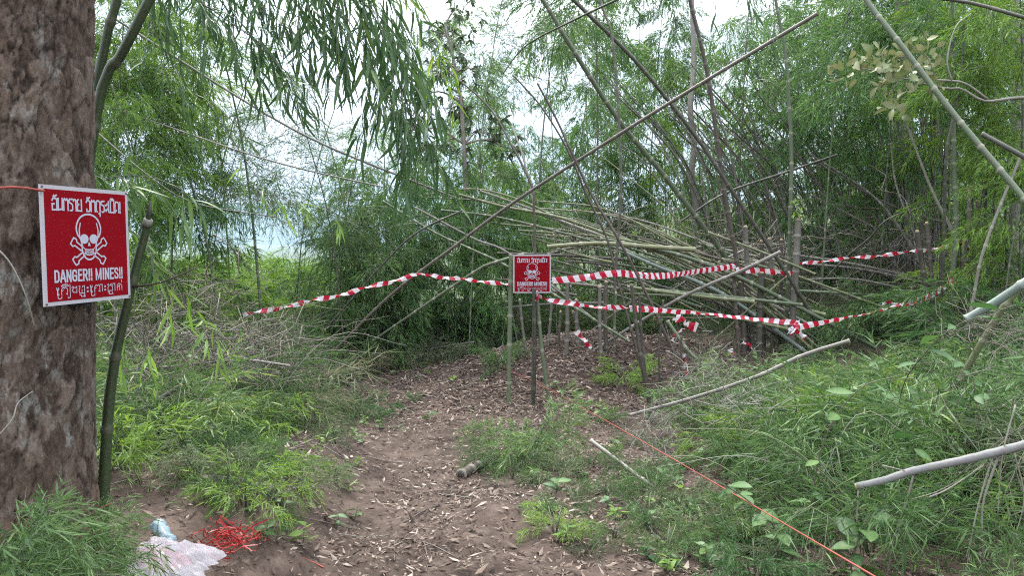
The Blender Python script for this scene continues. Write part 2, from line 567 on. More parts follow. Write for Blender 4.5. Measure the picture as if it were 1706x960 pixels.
# ------------------------------------------------------------------ big tree with the near sign
SIGN_C = (P(70, 308, 2.404), P(215, 318, 2.784), P(215, 495, 2.784), P(70, 513, 2.404))
s_r = unit((SIGN_C[1] - SIGN_C[0]) * np.array((1, 1, 0))); s_n = np.array((s_r[1], -s_r[0], 0))
TR = 0.285
s_mid = sum(SIGN_C) / 4
TC = s_mid - s_n * (TR + 0.068)


def bark_material():
    m, t, l = nodes('bark')
    out = t.nodes.new('ShaderNodeOutputMaterial'); pr = t.nodes.new('ShaderNodeBsdfPrincipled')
    tc = t.nodes.new('ShaderNodeTexCoord')

    def no(s, d=6, sc=(1, 1, 1), r=.6, off=(0, 0, 0)):
        mp = t.nodes.new('ShaderNodeMapping'); mp.inputs['Scale'].default_value = sc; mp.inputs['Location'].default_value = off
        l(tc.outputs['Object'], mp.inputs['Vector'])
        n = t.nodes.new('ShaderNodeTexNoise'); n.inputs['Scale'].default_value = s; n.inputs['Detail'].default_value = d
        n.inputs['Roughness'].default_value = r; l(mp.outputs[0], n.inputs['Vector']); return n
    a = no(26, 9, (1, 1, .45), .72); b = no(3.2, 5, (1, 1, .7), .6, (3, 1, 0)); c = no(110, 4, (1, 1, .5), .7)
    crack = attr(t, 'ring'); plate = attr(t, 'tint')
    r = ramp(t, ((.30, (.016, .011, .008)), (.42, (.058, .040, .030)), (.54, (.105, .077, .060)), (.66, (.150, .118, .096)), (.8, (.20, .170, .145))))
    f = mth(t, 'ADD', mth(t, 'MULTIPLY', a.outputs['Fac'], .82), mth(t, 'MULTIPLY', plate.outputs['Fac'], .18)); l(f, r.inputs['Fac'])
    col = r.outputs['Color']
    rl = ramp(t, ((.55, (0, 0, 0)), (.63, (1, 1, 1)))); l(b.outputs['Fac'], rl.inputs['Fac'])
    rl2 = ramp(t, ((.50, (0, 0, 0)), (.58, (1, 1, 1)))); l(a.outputs['Fac'], rl2.inputs['Fac'])
    col = mixc(t, mth(t, 'MULTIPLY', mth(t, 'MULTIPLY', rl.outputs['Color'], rl2.outputs['Color']), .5), col, (.24, .255, .235))
    n3 = no(2.2, 4, (1, 1, 1), .5, (9, 4, 2.3))
    rr = ramp(t, ((.57, (0, 0, 0)), (.64, (1, 1, 1)))); l(n3.outputs['Fac'], rr.inputs['Fac'])
    col = mixc(t, mth(t, 'MULTIPLY', rr.outputs['Color'], .3), col, (.13, .088, .064))
    gm = t.nodes.new('ShaderNodeSeparateXYZ'); l(tc.outputs['Object'], gm.inputs[0])   # worn patch where bark has come off low down
    hh = mth(t, 'ADD', gm.outputs['Z'], mth(t, 'MULTIPLY', n3.outputs['Fac'], 1.1))
    wp = ramp(t, ((.88, (1, 1, 1)), (.96, (0, 0, 0)))); l(hh, wp.inputs['Fac'])
    col = mixc(t, mth(t, 'MULTIPLY', wp.outputs['Color'], .75), col, (.155, .098, .068))
    r5 = ramp(t, ((.3, (.25, .25, .25)), (.7, (.75, .75, .75)))); l(c.outputs['Fac'], r5.inputs['Fac'])
    col = mixc(t, .6, col, r5.outputs['Color'], 'OVERLAY')
    col = mixc(t, mth(t, 'MULTIPLY', crack.outputs['Fac'], .85), col, (.014, .010, .008))  # shade inside the bark cracks is painted into the base colour
    l(col, pr.inputs['Base Color']); pr.inputs['Roughness'].default_value = .92; pr.inputs['Specular IOR Level'].default_value = .15
    bp = t.nodes.new('ShaderNodeBump'); bp.inputs['Strength'].default_value = .8; bp.inputs['Distance'].default_value = .006
    l(mth(t, 'ADD', c.outputs['Fac'], a.outputs['Fac']), bp.inputs['Height']); l(bp.outputs[0], pr.inputs['Normal'])
    l(pr.outputs[0], out.inputs['Surface'])
    return m


def worley(u, v, period, s):
    iu, iv = np.floor(u), np.floor(v)
    f1 = np.full(u.shape, 9.0); f2 = np.full(u.shape, 9.0); idn = np.zeros(u.shape)
    for du in (-1, 0, 1):
        for dv in (-1, 0, 1):
            cu, cv = iu + du, iv + dv
            cw = np.mod(cu, period)
            px = cu + hash2(cw, cv, s); py = cv + hash2(cw, cv, s + 5)
            d = np.hypot(px - u, py - v)
            nw = d < f1
            f2 = np.where(nw, f1, np.minimum(f2, d)); idn = np.where(nw, hash2(cw, cv, s + 9), idn); f1 = np.where(nw, d, f1)
    return f1, f2, idn


def build_tree():
    root = empty('tree', (TC[0], TC[1], g1(TC[0], TC[1]) - .1), 'thick brown barked tree trunk standing at the left edge with a red sign', 'tree')
    z0 = root.location.z
    nt, nz = 330, 520
    th = np.linspace(0, 2 * np.pi, nt, endpoint=False); zz = np.linspace(0, 5.2, nz)
    T, Z = np.meshgrid(th, zz)
    U = T / (2 * np.pi) * 30; V = Z * 8
    wob = fbm(U * .6, V * .6, 40, 3)
    per = np.sin(T / 2) ** .3
    Uw = U + per * (1.6 * (wob - .5) + 1.1 * (fbm(U * 2.1, V * 2.4, 47, 3) - .5)); Vw = V + per * (2.2 * (fbm(U * .7 + 9, V * .6, 44, 3) - .5) + 1.0 * (fbm(U * 2.3, V * 2.1, 49, 3) - .5))
    f1, f2, idn = worley(Uw, Vw, 30, 3)
    edge = np.clip((f2 - f1) / (.06 + .22 * fbm(U * .9, V * .9, 52, 3)), 0, 1)
    g1_, g2_, id2 = worley(Uw * 2 + 3, Vw * 2.3, 60, 21)
    edge2 = np.clip((g2_ - g1_) / .25, 0, 1)
    keep = smooth(fbm(U * .35, V * .3, 71, 3), .35, .6)
    disp = .012 * edge ** .6 * (.3 + .9 * idn) + .006 * edge2 * (.3 + keep) * id2 + .006 * (fbm(U * 1.8, V * 1.2, 60, 4) - .5) + .03 * (fbm(T * 1.0, Z * .8, 80, 2) - .5)
    rad = TR * (1.0 - .010 * (Z - 1.6)) + .04 * np.exp(-Z * 5) * (1 + .5 * np.sin(T * 4 + 1)) + disp - .008
    lean = .034 * (Z - 1.4)
    X = np.cos(T) * rad + lean; Y = np.sin(T) * rad
    v = np.stack((X, Y, Z), -1).reshape(-1, 3)
    i = np.arange(nz - 1)[:, None] * nt; j = np.arange(nt)[None]; j2 = (j + 1) % nt
    q = np.stack((i + j, i + j2, i + nt + j2, i + nt + j), -1).reshape(-1, 4)
    crack = np.clip((1 - edge) ** 1.3 * smooth(fbm(U * .4, V * .35, 90, 2), .15, .45) + .7 * (1 - edge2) ** 2 * smooth(fbm(U * .5, V * .4, 95, 2), .3, .55), 0, 1)
    MB().add(v, None, q, idn.ravel(), crack.ravel()).build('trunk', bark_material(), root)
    mb = MB()                                                # limbs and crown above the frame
    for k in range(7):
        a = k * .9 + .3
        tube(mb, spline([(0, 0, 4.7 + .06 * k), (math.cos(a) * .8, math.sin(a) * .8, 5.7), (math.cos(a) * 2.0, math.sin(a) * 2.0, 6.6 + .2 * k)], 10), np.linspace(.13, .03, 10), 8)
    mb.build('limb', M['pole_brown'], root)
    mb = MB(); n = 5200
    c = RNG.normal(0, 1, (n, 3)); c = c / np.linalg.norm(c, axis=1)[:, None] * (RNG.random((n, 1)) ** .4)
    c = c * np.array((2.6, 2.6, 1.1)) + np.array((0, 0, 7.2))
    leaf_blades(mb, c, RNG.normal(0, 1, (n, 3)), .16, .07)
    tag(mb.build('crown', M['leaf_broad'], root), kind='stuff')
    return root


build_tree()

# ------------------------------------------------------------------ sign lettering
THAI = {  # strokes in a cell 1 high
    'o_ang': (.62, [[(.02, .80), (.10, .97), (.30, 1.0), (.50, .92), (.52, .8), (.52, 0), (.02, 0), (.02, .50), (.24, .50)]]),
    'han': (0, [[(-.46, 1.14), (-.40, 1.22), (-.30, 1.14), (-.12, 1.26)]]),
    'no': (.62, [[(.0, .98), (.06, .98), (.06, 0), (.48, .10), (.52, .0)], [(.48, .02), (.52, 1.0)]]),
    'to': (.62, [[(.04, 0), (.04, .84), (.14, 1.0), (.28, .88), (.42, 1.0), (.52, .84), (.52, 0)]]),
    'ro': (.54, [[(.44, 1.0), (.10, .98), (.02, .86), (.06, .70), (.36, .58), (.43, .46), (.43, .12), (.34, 0), (.14, 0)]]),
    'aa': (.40, [[(.0, .84), (.06, .98), (.22, .98), (.28, .84), (.28, 0)]]),
    'yo': (.64, [[(.16, 1.0), (.03, .90), (.05, .66), (.20, .56), (.04, .44), (.04, 0), (.52, 0), (.52, 1.0)]]),
    'wo': (.56, [[(.02, .80), (.10, .97), (.28, 1.0), (.45, .88), (.45, .08), (.34, 0), (.08, 0), (.06, .20)]]),
    'tho': (.62, [[(.16, 0), (.05, .06), (.05, .62), (.10, .70), (.04, .86), (.16, 1.0), (.40, 1.0), (.52, .86), (.52, 0)]]),
    'u': (0, [[(-.26, -.16), (-.12, -.16), (-.12, -.40)]]),
    'a': (.40, [[(.02, .66), (.12, .58), (.30, .78)], [(.02, .20), (.12, .10), (.30, .32)]]),
    'e': (.26, [[(.06, 1.0), (.06, .06), (.16, 0)]]),
    'bo': (.62, [[(.05, 1.0), (.05, 0), (.52, 0), (.52, 1.0)]]),
    'i': (0, [[(-.60, 1.13), (-.50, 1.27), (-.22, 1.27), (-.10, 1.13), (-.60, 1.13)]]),
    'do': (.62, [[(.20, .22), (.05, .0), (.05, .84), (.16, 1.0), (.40, 1.0), (.52, .84), (.52, 0)]]),
    '!': (.22, [[(.08, 1.0), (.08, .32)], [(.08, .12), (.08, -.02)]]),
    ' ': (.46, []),
}
THAI_TEXT = ['o_ang', 'han', 'no', 'to', 'ro', 'aa', 'yo', ' ', 'wo', 'han', 'to', 'tho', 'u', 'ro', 'a', 'e', 'bo', 'i', 'do', '!']
KHMER = {
    'e': (.50, [[(.06, .98), (.14, .84), (.10, .72), (.30, .72), (.30, .95)], [(.14, .72), (.14, .0), (.30, .0), (.30, .12)]]),
    'kor': (.86, [[(.10, .0), (.10, .72), (.30, .98), (.42, .84), (.56, .98), (.72, .76), (.72, 0), (.58, .12)], [(.10, .45), (.28, .60)]]),
    'coeng_ro': (0, [[(-.30, .62), (-.30, -.42), (-.14, -.52), (.10, -.42), (.10, -.20)]]),
    'ya': (.34, [[(-.78, 1.12), (-.62, 1.34), (-.12, 1.34), (.02, 1.10), (-.72, 1.10)], [(-.30, 1.30), (-.30, 1.48)], [(.16, 1.30), (.16, -.42), (-.06, -.52), (-.10, -.34)]]),
    'ngo': (.76, [[(.04, .82), (.16, .98), (.30, .84), (.16, .66), (.06, .40), (.24, .20), (.58, .16), (.58, .98), (.42, .80)]]),
    'pho': (.90, [[(.06, .96), (.18, .98), (.16, .70), (.06, .40), (.14, .0), (.70, .0), (.70, .98), (.52, .98), (.46, .80)], [(.40, .0), (.40, .50)]]),
    'coeng_to': (0, [[(-.78, -.20), (-.62, -.20), (-.56, -.46), (-.30, -.46), (-.26, -.20), (-.14, -.46)]]),
    'u': (0, [[(-.20, -.14), (-.20, -.56)]]),
    'ah': (.40, [[(.08, .74), (.22, .74), (.22, .62), (.08, .62), (.08, .74)], [(.08, .26), (.22, .26), (.22, .14), (.08, .14), (.08, .26)]]),
    'aa': (.36, [[(-.10, .98), (.16, .98), (.16, 0)]]),
    'tho': (.84, [[(.06, .86), (.18, .98), (.26, .80), (.10, .52), (.10, .0), (.66, .0), (.66, .80), (.54, .98), (.40, .80), (.66, .60)]]),
    'coeng_no': (0, [[(-.74, -.20), (-.52, -.24), (-.60, -.46), (-.22, -.46), (-.22, -.20), (-.10, -.52)]]),
    'ko': (.86, [[(.10, .0), (.10, .66), (.32, .96), (.70, .72), (.70, 0)], [(.10, .42), (.30, .58)], [(.40, .0), (.40, .70)]]),
    'bantoc': (0, [[(-.20, 1.12), (-.20, 1.44)]]),
}
KHMER_TEXT = ['e', 'coeng_ro', 'kor', 'ya', 'ngo', 'pho', 'coeng_to', 'u', 'ah', 'e', 'coeng_ro', 'kor', 'aa', 'ah', 'tho', 'coeng_no', 'aa', 'ko', 'bantoc']


ENGLISH = {
    'D': (.62, [[(.08, 0), (.08, 1)], [(.08, .98), (.32, .98), (.45, .82), (.45, .18), (.32, .02), (.08, .02)]]),
    'A': (.64, [[(.04, 0), (.25, 1), (.31, 1), (.52, 0)], [(.14, .30), (.42, .30)]]),
    'N': (.62, [[(.08, 0), (.08, 1)], [(.08, .98), (.45, .02)], [(.45, 0), (.45, 1)]]),
    'G': (.64, [[(.46, .72), (.42, .92), (.28, .98), (.12, .92), (.06, .72), (.06, .28), (.12, .08), (.28, .02), (.46, .10), (.46, .46), (.28, .46)]]),
    'E': (.54, [[(.08, 0), (.08, 1)], [(.08, .98), (.42, .98)], [(.08, .52), (.38, .52)], [(.08, .02), (.42, .02)]]),
    'R': (.62, [[(.08, 0), (.08, 1)], [(.08, .98), (.36, .98), (.45, .86), (.45, .62), (.36, .50), (.08, .50)], [(.28, .50), (.48, .0)]]),
    'M': (.80, [[(.08, 0), (.08, 1)], [(.10, .96), (.35, .08), (.60, .96)], [(.62, 0), (.62, 1)]]),
    'I': (.30, [[(.12, 0), (.12, 1)]]),
    'S': (.60, [[(.45, .78), (.38, .95), (.26, .98), (.12, .94), (.07, .76), (.14, .60), (.38, .44), (.46, .26), (.40, .06), (.26, .02), (.12, .06), (.06, .24)]]),
    '!': (.27, [[(.10, 1.0), (.10, .34)], [(.10, .12), (.10, 0)]]),
    ' ': (.30, []),
}


class Ink:
    """flat printed strokes on a board, each a hair above the last"""
    def __init__(s, z): s.mb = MB(); s.z = z; s.k = 0

    def poly(s, pts, w, closed=False, roundcap=False):
        p = np.array(pts, float)
        if closed: p = np.vstack((p[-1:], p, p[:2]))
        d = unit(np.gradient(p, axis=0)); 
        seg = unit(np.diff(p, axis=0)); n = np.zeros_like(p)
        nn = np.stack((-seg[:, 1], seg[:, 0]), 1)
        n[0] = nn[0]; n[-1] = nn[-1]
        for i in range(1, len(p) - 1):
            b = unit(nn[i - 1] + nn[i]); n[i] = b / max(.55, float(b @ nn[i]))
        if closed: p, n = p[1:-1], n[1:-1]
        elif len(p) > 1:
            p = p.copy(); p[0] -= seg[0] * w * .4; p[-1] += seg[-1] * w * .4
        z = s.z + .00006 * (s.k % 8); s.k += 1
        v = np.concatenate((np.c_[p + n * w / 2, np.full(len(p), z)], np.c_[p - n * w / 2, np.full(len(p), z)]))
        m = len(p); i = np.arange(m - 1)
        s.mb.add(v, None, np.stack((i, i + m, i + m + 1, i + 1), 1))

    def fill(s, pts):
        p = np.array(pts, float); c = p.mean(0); z = s.z + .00006 * (s.k % 8); s.k += 1
        v = np.vstack((np.c_[p, np.full(len(p), z)], [[*c, z]])); m = len(p)
        s.mb.add(v, [(i, (i + 1) % m, m) for i in range(m)])

    def text(s, table, seq, x0, x1, y, h, w, fit_h=None):
        tot = sum(table[c][0] for c in seq)
        sx = (x1 - x0) / tot; x = x0
        for c in seq:
            adv, st = table[c]
            for poly in st:
                s.poly([(x + a * sx, y + b * h) for a, b in poly], w)
            x += adv * sx


def ell(cx, cy, a, b, t0=0, t1=360, n=28):
    t = np.radians(np.linspace(t0, t1, n)); return np.stack((cx + a * np.cos(t), cy + b * np.sin(t)), 1)


def sign_red():
    m, t, l = nodes('sign_red')
    out = t.nodes.new('ShaderNodeOutputMaterial'); pr = t.nodes.new('ShaderNodeBsdfPrincipled')
    tc = t.nodes.new('ShaderNodeTexCoord'); no = t.nodes.new('ShaderNodeTexNoise'); no.inputs['Scale'].default_value = 9; no.inputs['Detail'].default_value = 6
    l(tc.outputs['Object'], no.inputs['Vector'])
    l(mixc(t, no.outputs['Fac'], (.165, .001, .005), (.205, .0035, .008)), pr.inputs['Base Color'])
    pr.inputs['Roughness'].default_value = .75; pr.inputs['Specular IOR Level'].default_value = .06
    l(pr.outputs[0], out.inputs['Surface'])
    return m


M['sign_red'] = sign_red()
M['sign_white'] = plain('sign_white', (.36, .34, .36), .5, .3, .06, 12)
M['print_white'] = plain('print_white', (.36, .36, .42), .5, .3, .05, 12)
M['nail'] = plain('nail', (.10, .075, .06), .6, .4)
M['black_block'] = plain('black_block', (.012, .011, .011), .7, .3)


def make_sign(root, w, h):
    """board in its own plane: x right, y up, z out; origin at the centre"""
    def slab(name, x0, x1, y0, y1, z0, z1, mat):
        v = [(x, y, z) for z in (z0, z1) for y in (y0, y1) for x in (x0, x1)]
        f = [(0, 2, 3, 1), (4, 5, 7, 6), (0, 1, 5, 4), (2, 6, 7, 3), (0, 4, 6, 2), (1, 3, 7, 5)]
        return MB().add(v, None, f).build(name, mat, root, False)
    hw, hh, b = w / 2, h / 2, .0135 * w / .39
    bd = slab('board', -hw, hw, -hh, hh, -.006, 0, M['sign_white'])
    rp_ = slab('red_panel', -hw + b, hw - b, -hh + b, hh - b, .0004, .0012, M['sign_red'])
    z = .0022
    k = w / .39
    ink = Ink(z); ink.text(THAI, THAI_TEXT, -.152 * k, .158 * k, .1190 * k, .0385 * k, .0056 * k); ink.mb.build('thai_lettering', M['print_white'], rp_, False)
    ink = Ink(z); ink.text(ENGLISH, list('DANGER!! MINES!!'), -.154 * k, .158 * k, -.1215 * k, .0375 * k, .0066 * k); ink.mb.build('english_lettering', M['print_white'], rp_, False)
    ink = Ink(z); ink.text(KHMER, KHMER_TEXT, -.150 * k, .155 * k, -.1655 * k, .0255 * k, .0027 * k); ink.mb.build('khmer_lettering', M['print_white'], rp_, False)
    for sx_, sy_ in ((-1, 1), (1, 1), (-1, -1), (1, -1)):
        nl = MB(); tube(nl, [(sx_ * (hw - .007 * k), sy_ * (hh - .007 * k), .0005), (sx_ * (hw - .007 * k), sy_ * (hh - .007 * k), .003)], .0035 * k, 8); nl.build('nail', M['nail'], bd)
    # skull and crossbones
    ink = Ink(z); q = k * .39
    S = lambda pts: [(x * q * .95, (y * .93 + .085) * q) for x, y in pts]
    lw = .0062 * k
    sk = [(-.085, -.085), (-.10, -.02), (-.135, .03), (-.148, .10), (-.125, .17), (-.075, .222), (0, .242), (.075, .222), (.125, .17), (.148, .10), (.135, .03), (.10, -.02), (.085, -.085), (.082, -.15), (.045, -.215), (0, -.232), (-.045, -.215), (-.082, -.15)]
    sk = spline([(x, y, 0) for x, y in sk + sk[:1]], 60)[:-1, :2]
    ink.poly(S([(x, y * .92 - .015) for x, y in sk]), lw, True)
    for s in (-1, 1):
        ink.fill(S([(s * (.056 + a), -.030 + b) for a, b in ell(0, 0, .050, .046)[:-1]]))
        ink.poly(S([(s * .098, .120), (s * .114, .06), (s * .112, .0), (s * .092, -.06)]), lw * .8)
        for sy in (1, -1):   # bone ends
            x0, y0 = s * .088, -.125 - (.035 if sy < 0 else -.0)
            dx, dy = s * .80, .55 * sy
            if sy < 0: x0, y0 = s * .070, -.172
            n = np.array((-dy, dx)); n = n / np.linalg.norm(n); d = np.array((dx, dy)) / math.hypot(dx, dy)
            o = np.array((x0, y0))
            pts = [o + n * .020, o + d * .085 + n * .020, o + d * .105 + n * .040, o + d * .138 + n * .034, o + d * .140 + n * .006, o + d * .140 - n * .006, o + d * .138 - n * .034, o + d * .105 - n * .040, o + d * .085 - n * .020, o - n * .020]
            ink.poly(S([tuple(p) for p in pts]), lw * .85)
    ink.fill(S([(-.016, -.098), (.016, -.098), (.006, -.062), (-.006, -.062)]))
    ink.poly(S([(-.066, -.115), (-.05, -.128), (0, -.134), (.05, -.128), (.066, -.115)]), lw * .55)
    ink.poly(S([(-.060, -.165), (-.03, -.182), (0, -.186), (.03, -.182), (.060, -.165)]), lw * .55)
    ink.poly(S([(-.058, -.148), (0, -.162), (.058, -.148)]), lw * .3)
    for x in np.linspace(-.05, .05, 8):
        ink.poly(S([(x, -.130), (x * .96, -.180)]), lw * .4)
    ink.mb.build('skull_and_crossbones', M['print_white'], rp_, False)


def board_at(mid, right, up, w, h, name, label):
    root = empty(name, mid, label, 'sign', 'red mine warning signs')
    n = np.cross(right, up)
    root.matrix_world = Matrix(((right[0], up[0], n[0], mid[0]), (right[1], up[1], n[1], mid[1]), (right[2], up[2], n[2], mid[2]), (0, 0, 0, 1)))
    make_sign(root, w, h)
    return root


sw = float(np.linalg.norm((SIGN_C[1] - SIGN_C[0])[:2])); sh = float((SIGN_C[0] - SIGN_C[3])[2] + (SIGN_C[1] - SIGN_C[2])[2]) / 2
near_sign = board_at(s_mid, s_r, np.array((0, 0, 1.0)), sw, sh, 'warning_sign', 'large red mine warning sign fixed to the thick tree trunk')
v = [(x, y, z) for z in (-.085, -.0065) for y in (-.215, .19) for x in (-.012, .012)]
MB().add(v, None, [(0, 2, 3, 1), (4, 5, 7, 6), (0, 1, 5, 4), (2, 6, 7, 3), (0, 4, 6, 2), (1, 3, 7, 5)]).build('mounting_batten', M['black_block'], near_sign, False)

# ------------------------------------------------------------------ far sign on its stakes
D2 = 7.8
f_mid = P(886.5, 456.5, D2)
yaw = R(4)
far_sign = board_at(f_mid, np.array((math.cos(yaw), math.sin(yaw), 0)), np.array((0, 0, 1.0)), .40, .405, 'warning_sign', 'small looking red mine warning sign on thin stakes beside the path')

# ------------------------------------------------------------------ poles
def pole(pts, wpx, key, label, name='bamboo_pole', cat='bamboo pole', group=None, foot=None, ext=0.0, node=.3, sides=8, cutcap=False, parent=None):
    """pts: (px, py, depth); wpx: diameter in picture pixels at first and last point; foot: which end runs on to the soil (0 / -1)"""
    p = [P(*q) for q in pts]
    if foot is not None:
        e = 0 if foot == 0 else -1
        a = p[e]; d = unit(a - p[1 if e == 0 else -2])
        d = unit(d + np.array((0, 0, -.15)))
        s = 0
        while s < 1.6 and a[2] + d[2] * s > g1(*(a + d * s)[:2]) - .06: s += .03
        if s > .05:
            if e == 0: p.insert(0, a + d * s)
            else: p.append(a + d * s)
    if ext:
        p.insert(0, p[0] + unit(p[0] - p[1]) * ext)
    r0 = .82 * wpx[0] * pts[0][2] / FPX / 2; r1 = .82 * wpx[1] * pts[-1][2] / FPX / 2
    if len(p) > 2:
        p = [p[0]] + [q + RNG.normal(0, .012, 3) for q in p[1:-1]] + [p[-1]]
    mb = culm(MB(), p, r0, r1, node, sides)
    o = mb.build(name, M[key], parent)
    if parent is None:
        tag(o, label, cat, group)
    if cutcap:
        a = p[-1]; d = unit(p[-1] - p[-2]); cap = MB(); tube(cap, [a - d * .01, a + d * .004], r1 * .93, 10); cap.build('cut_end', M['cut_face'], o)
    return o


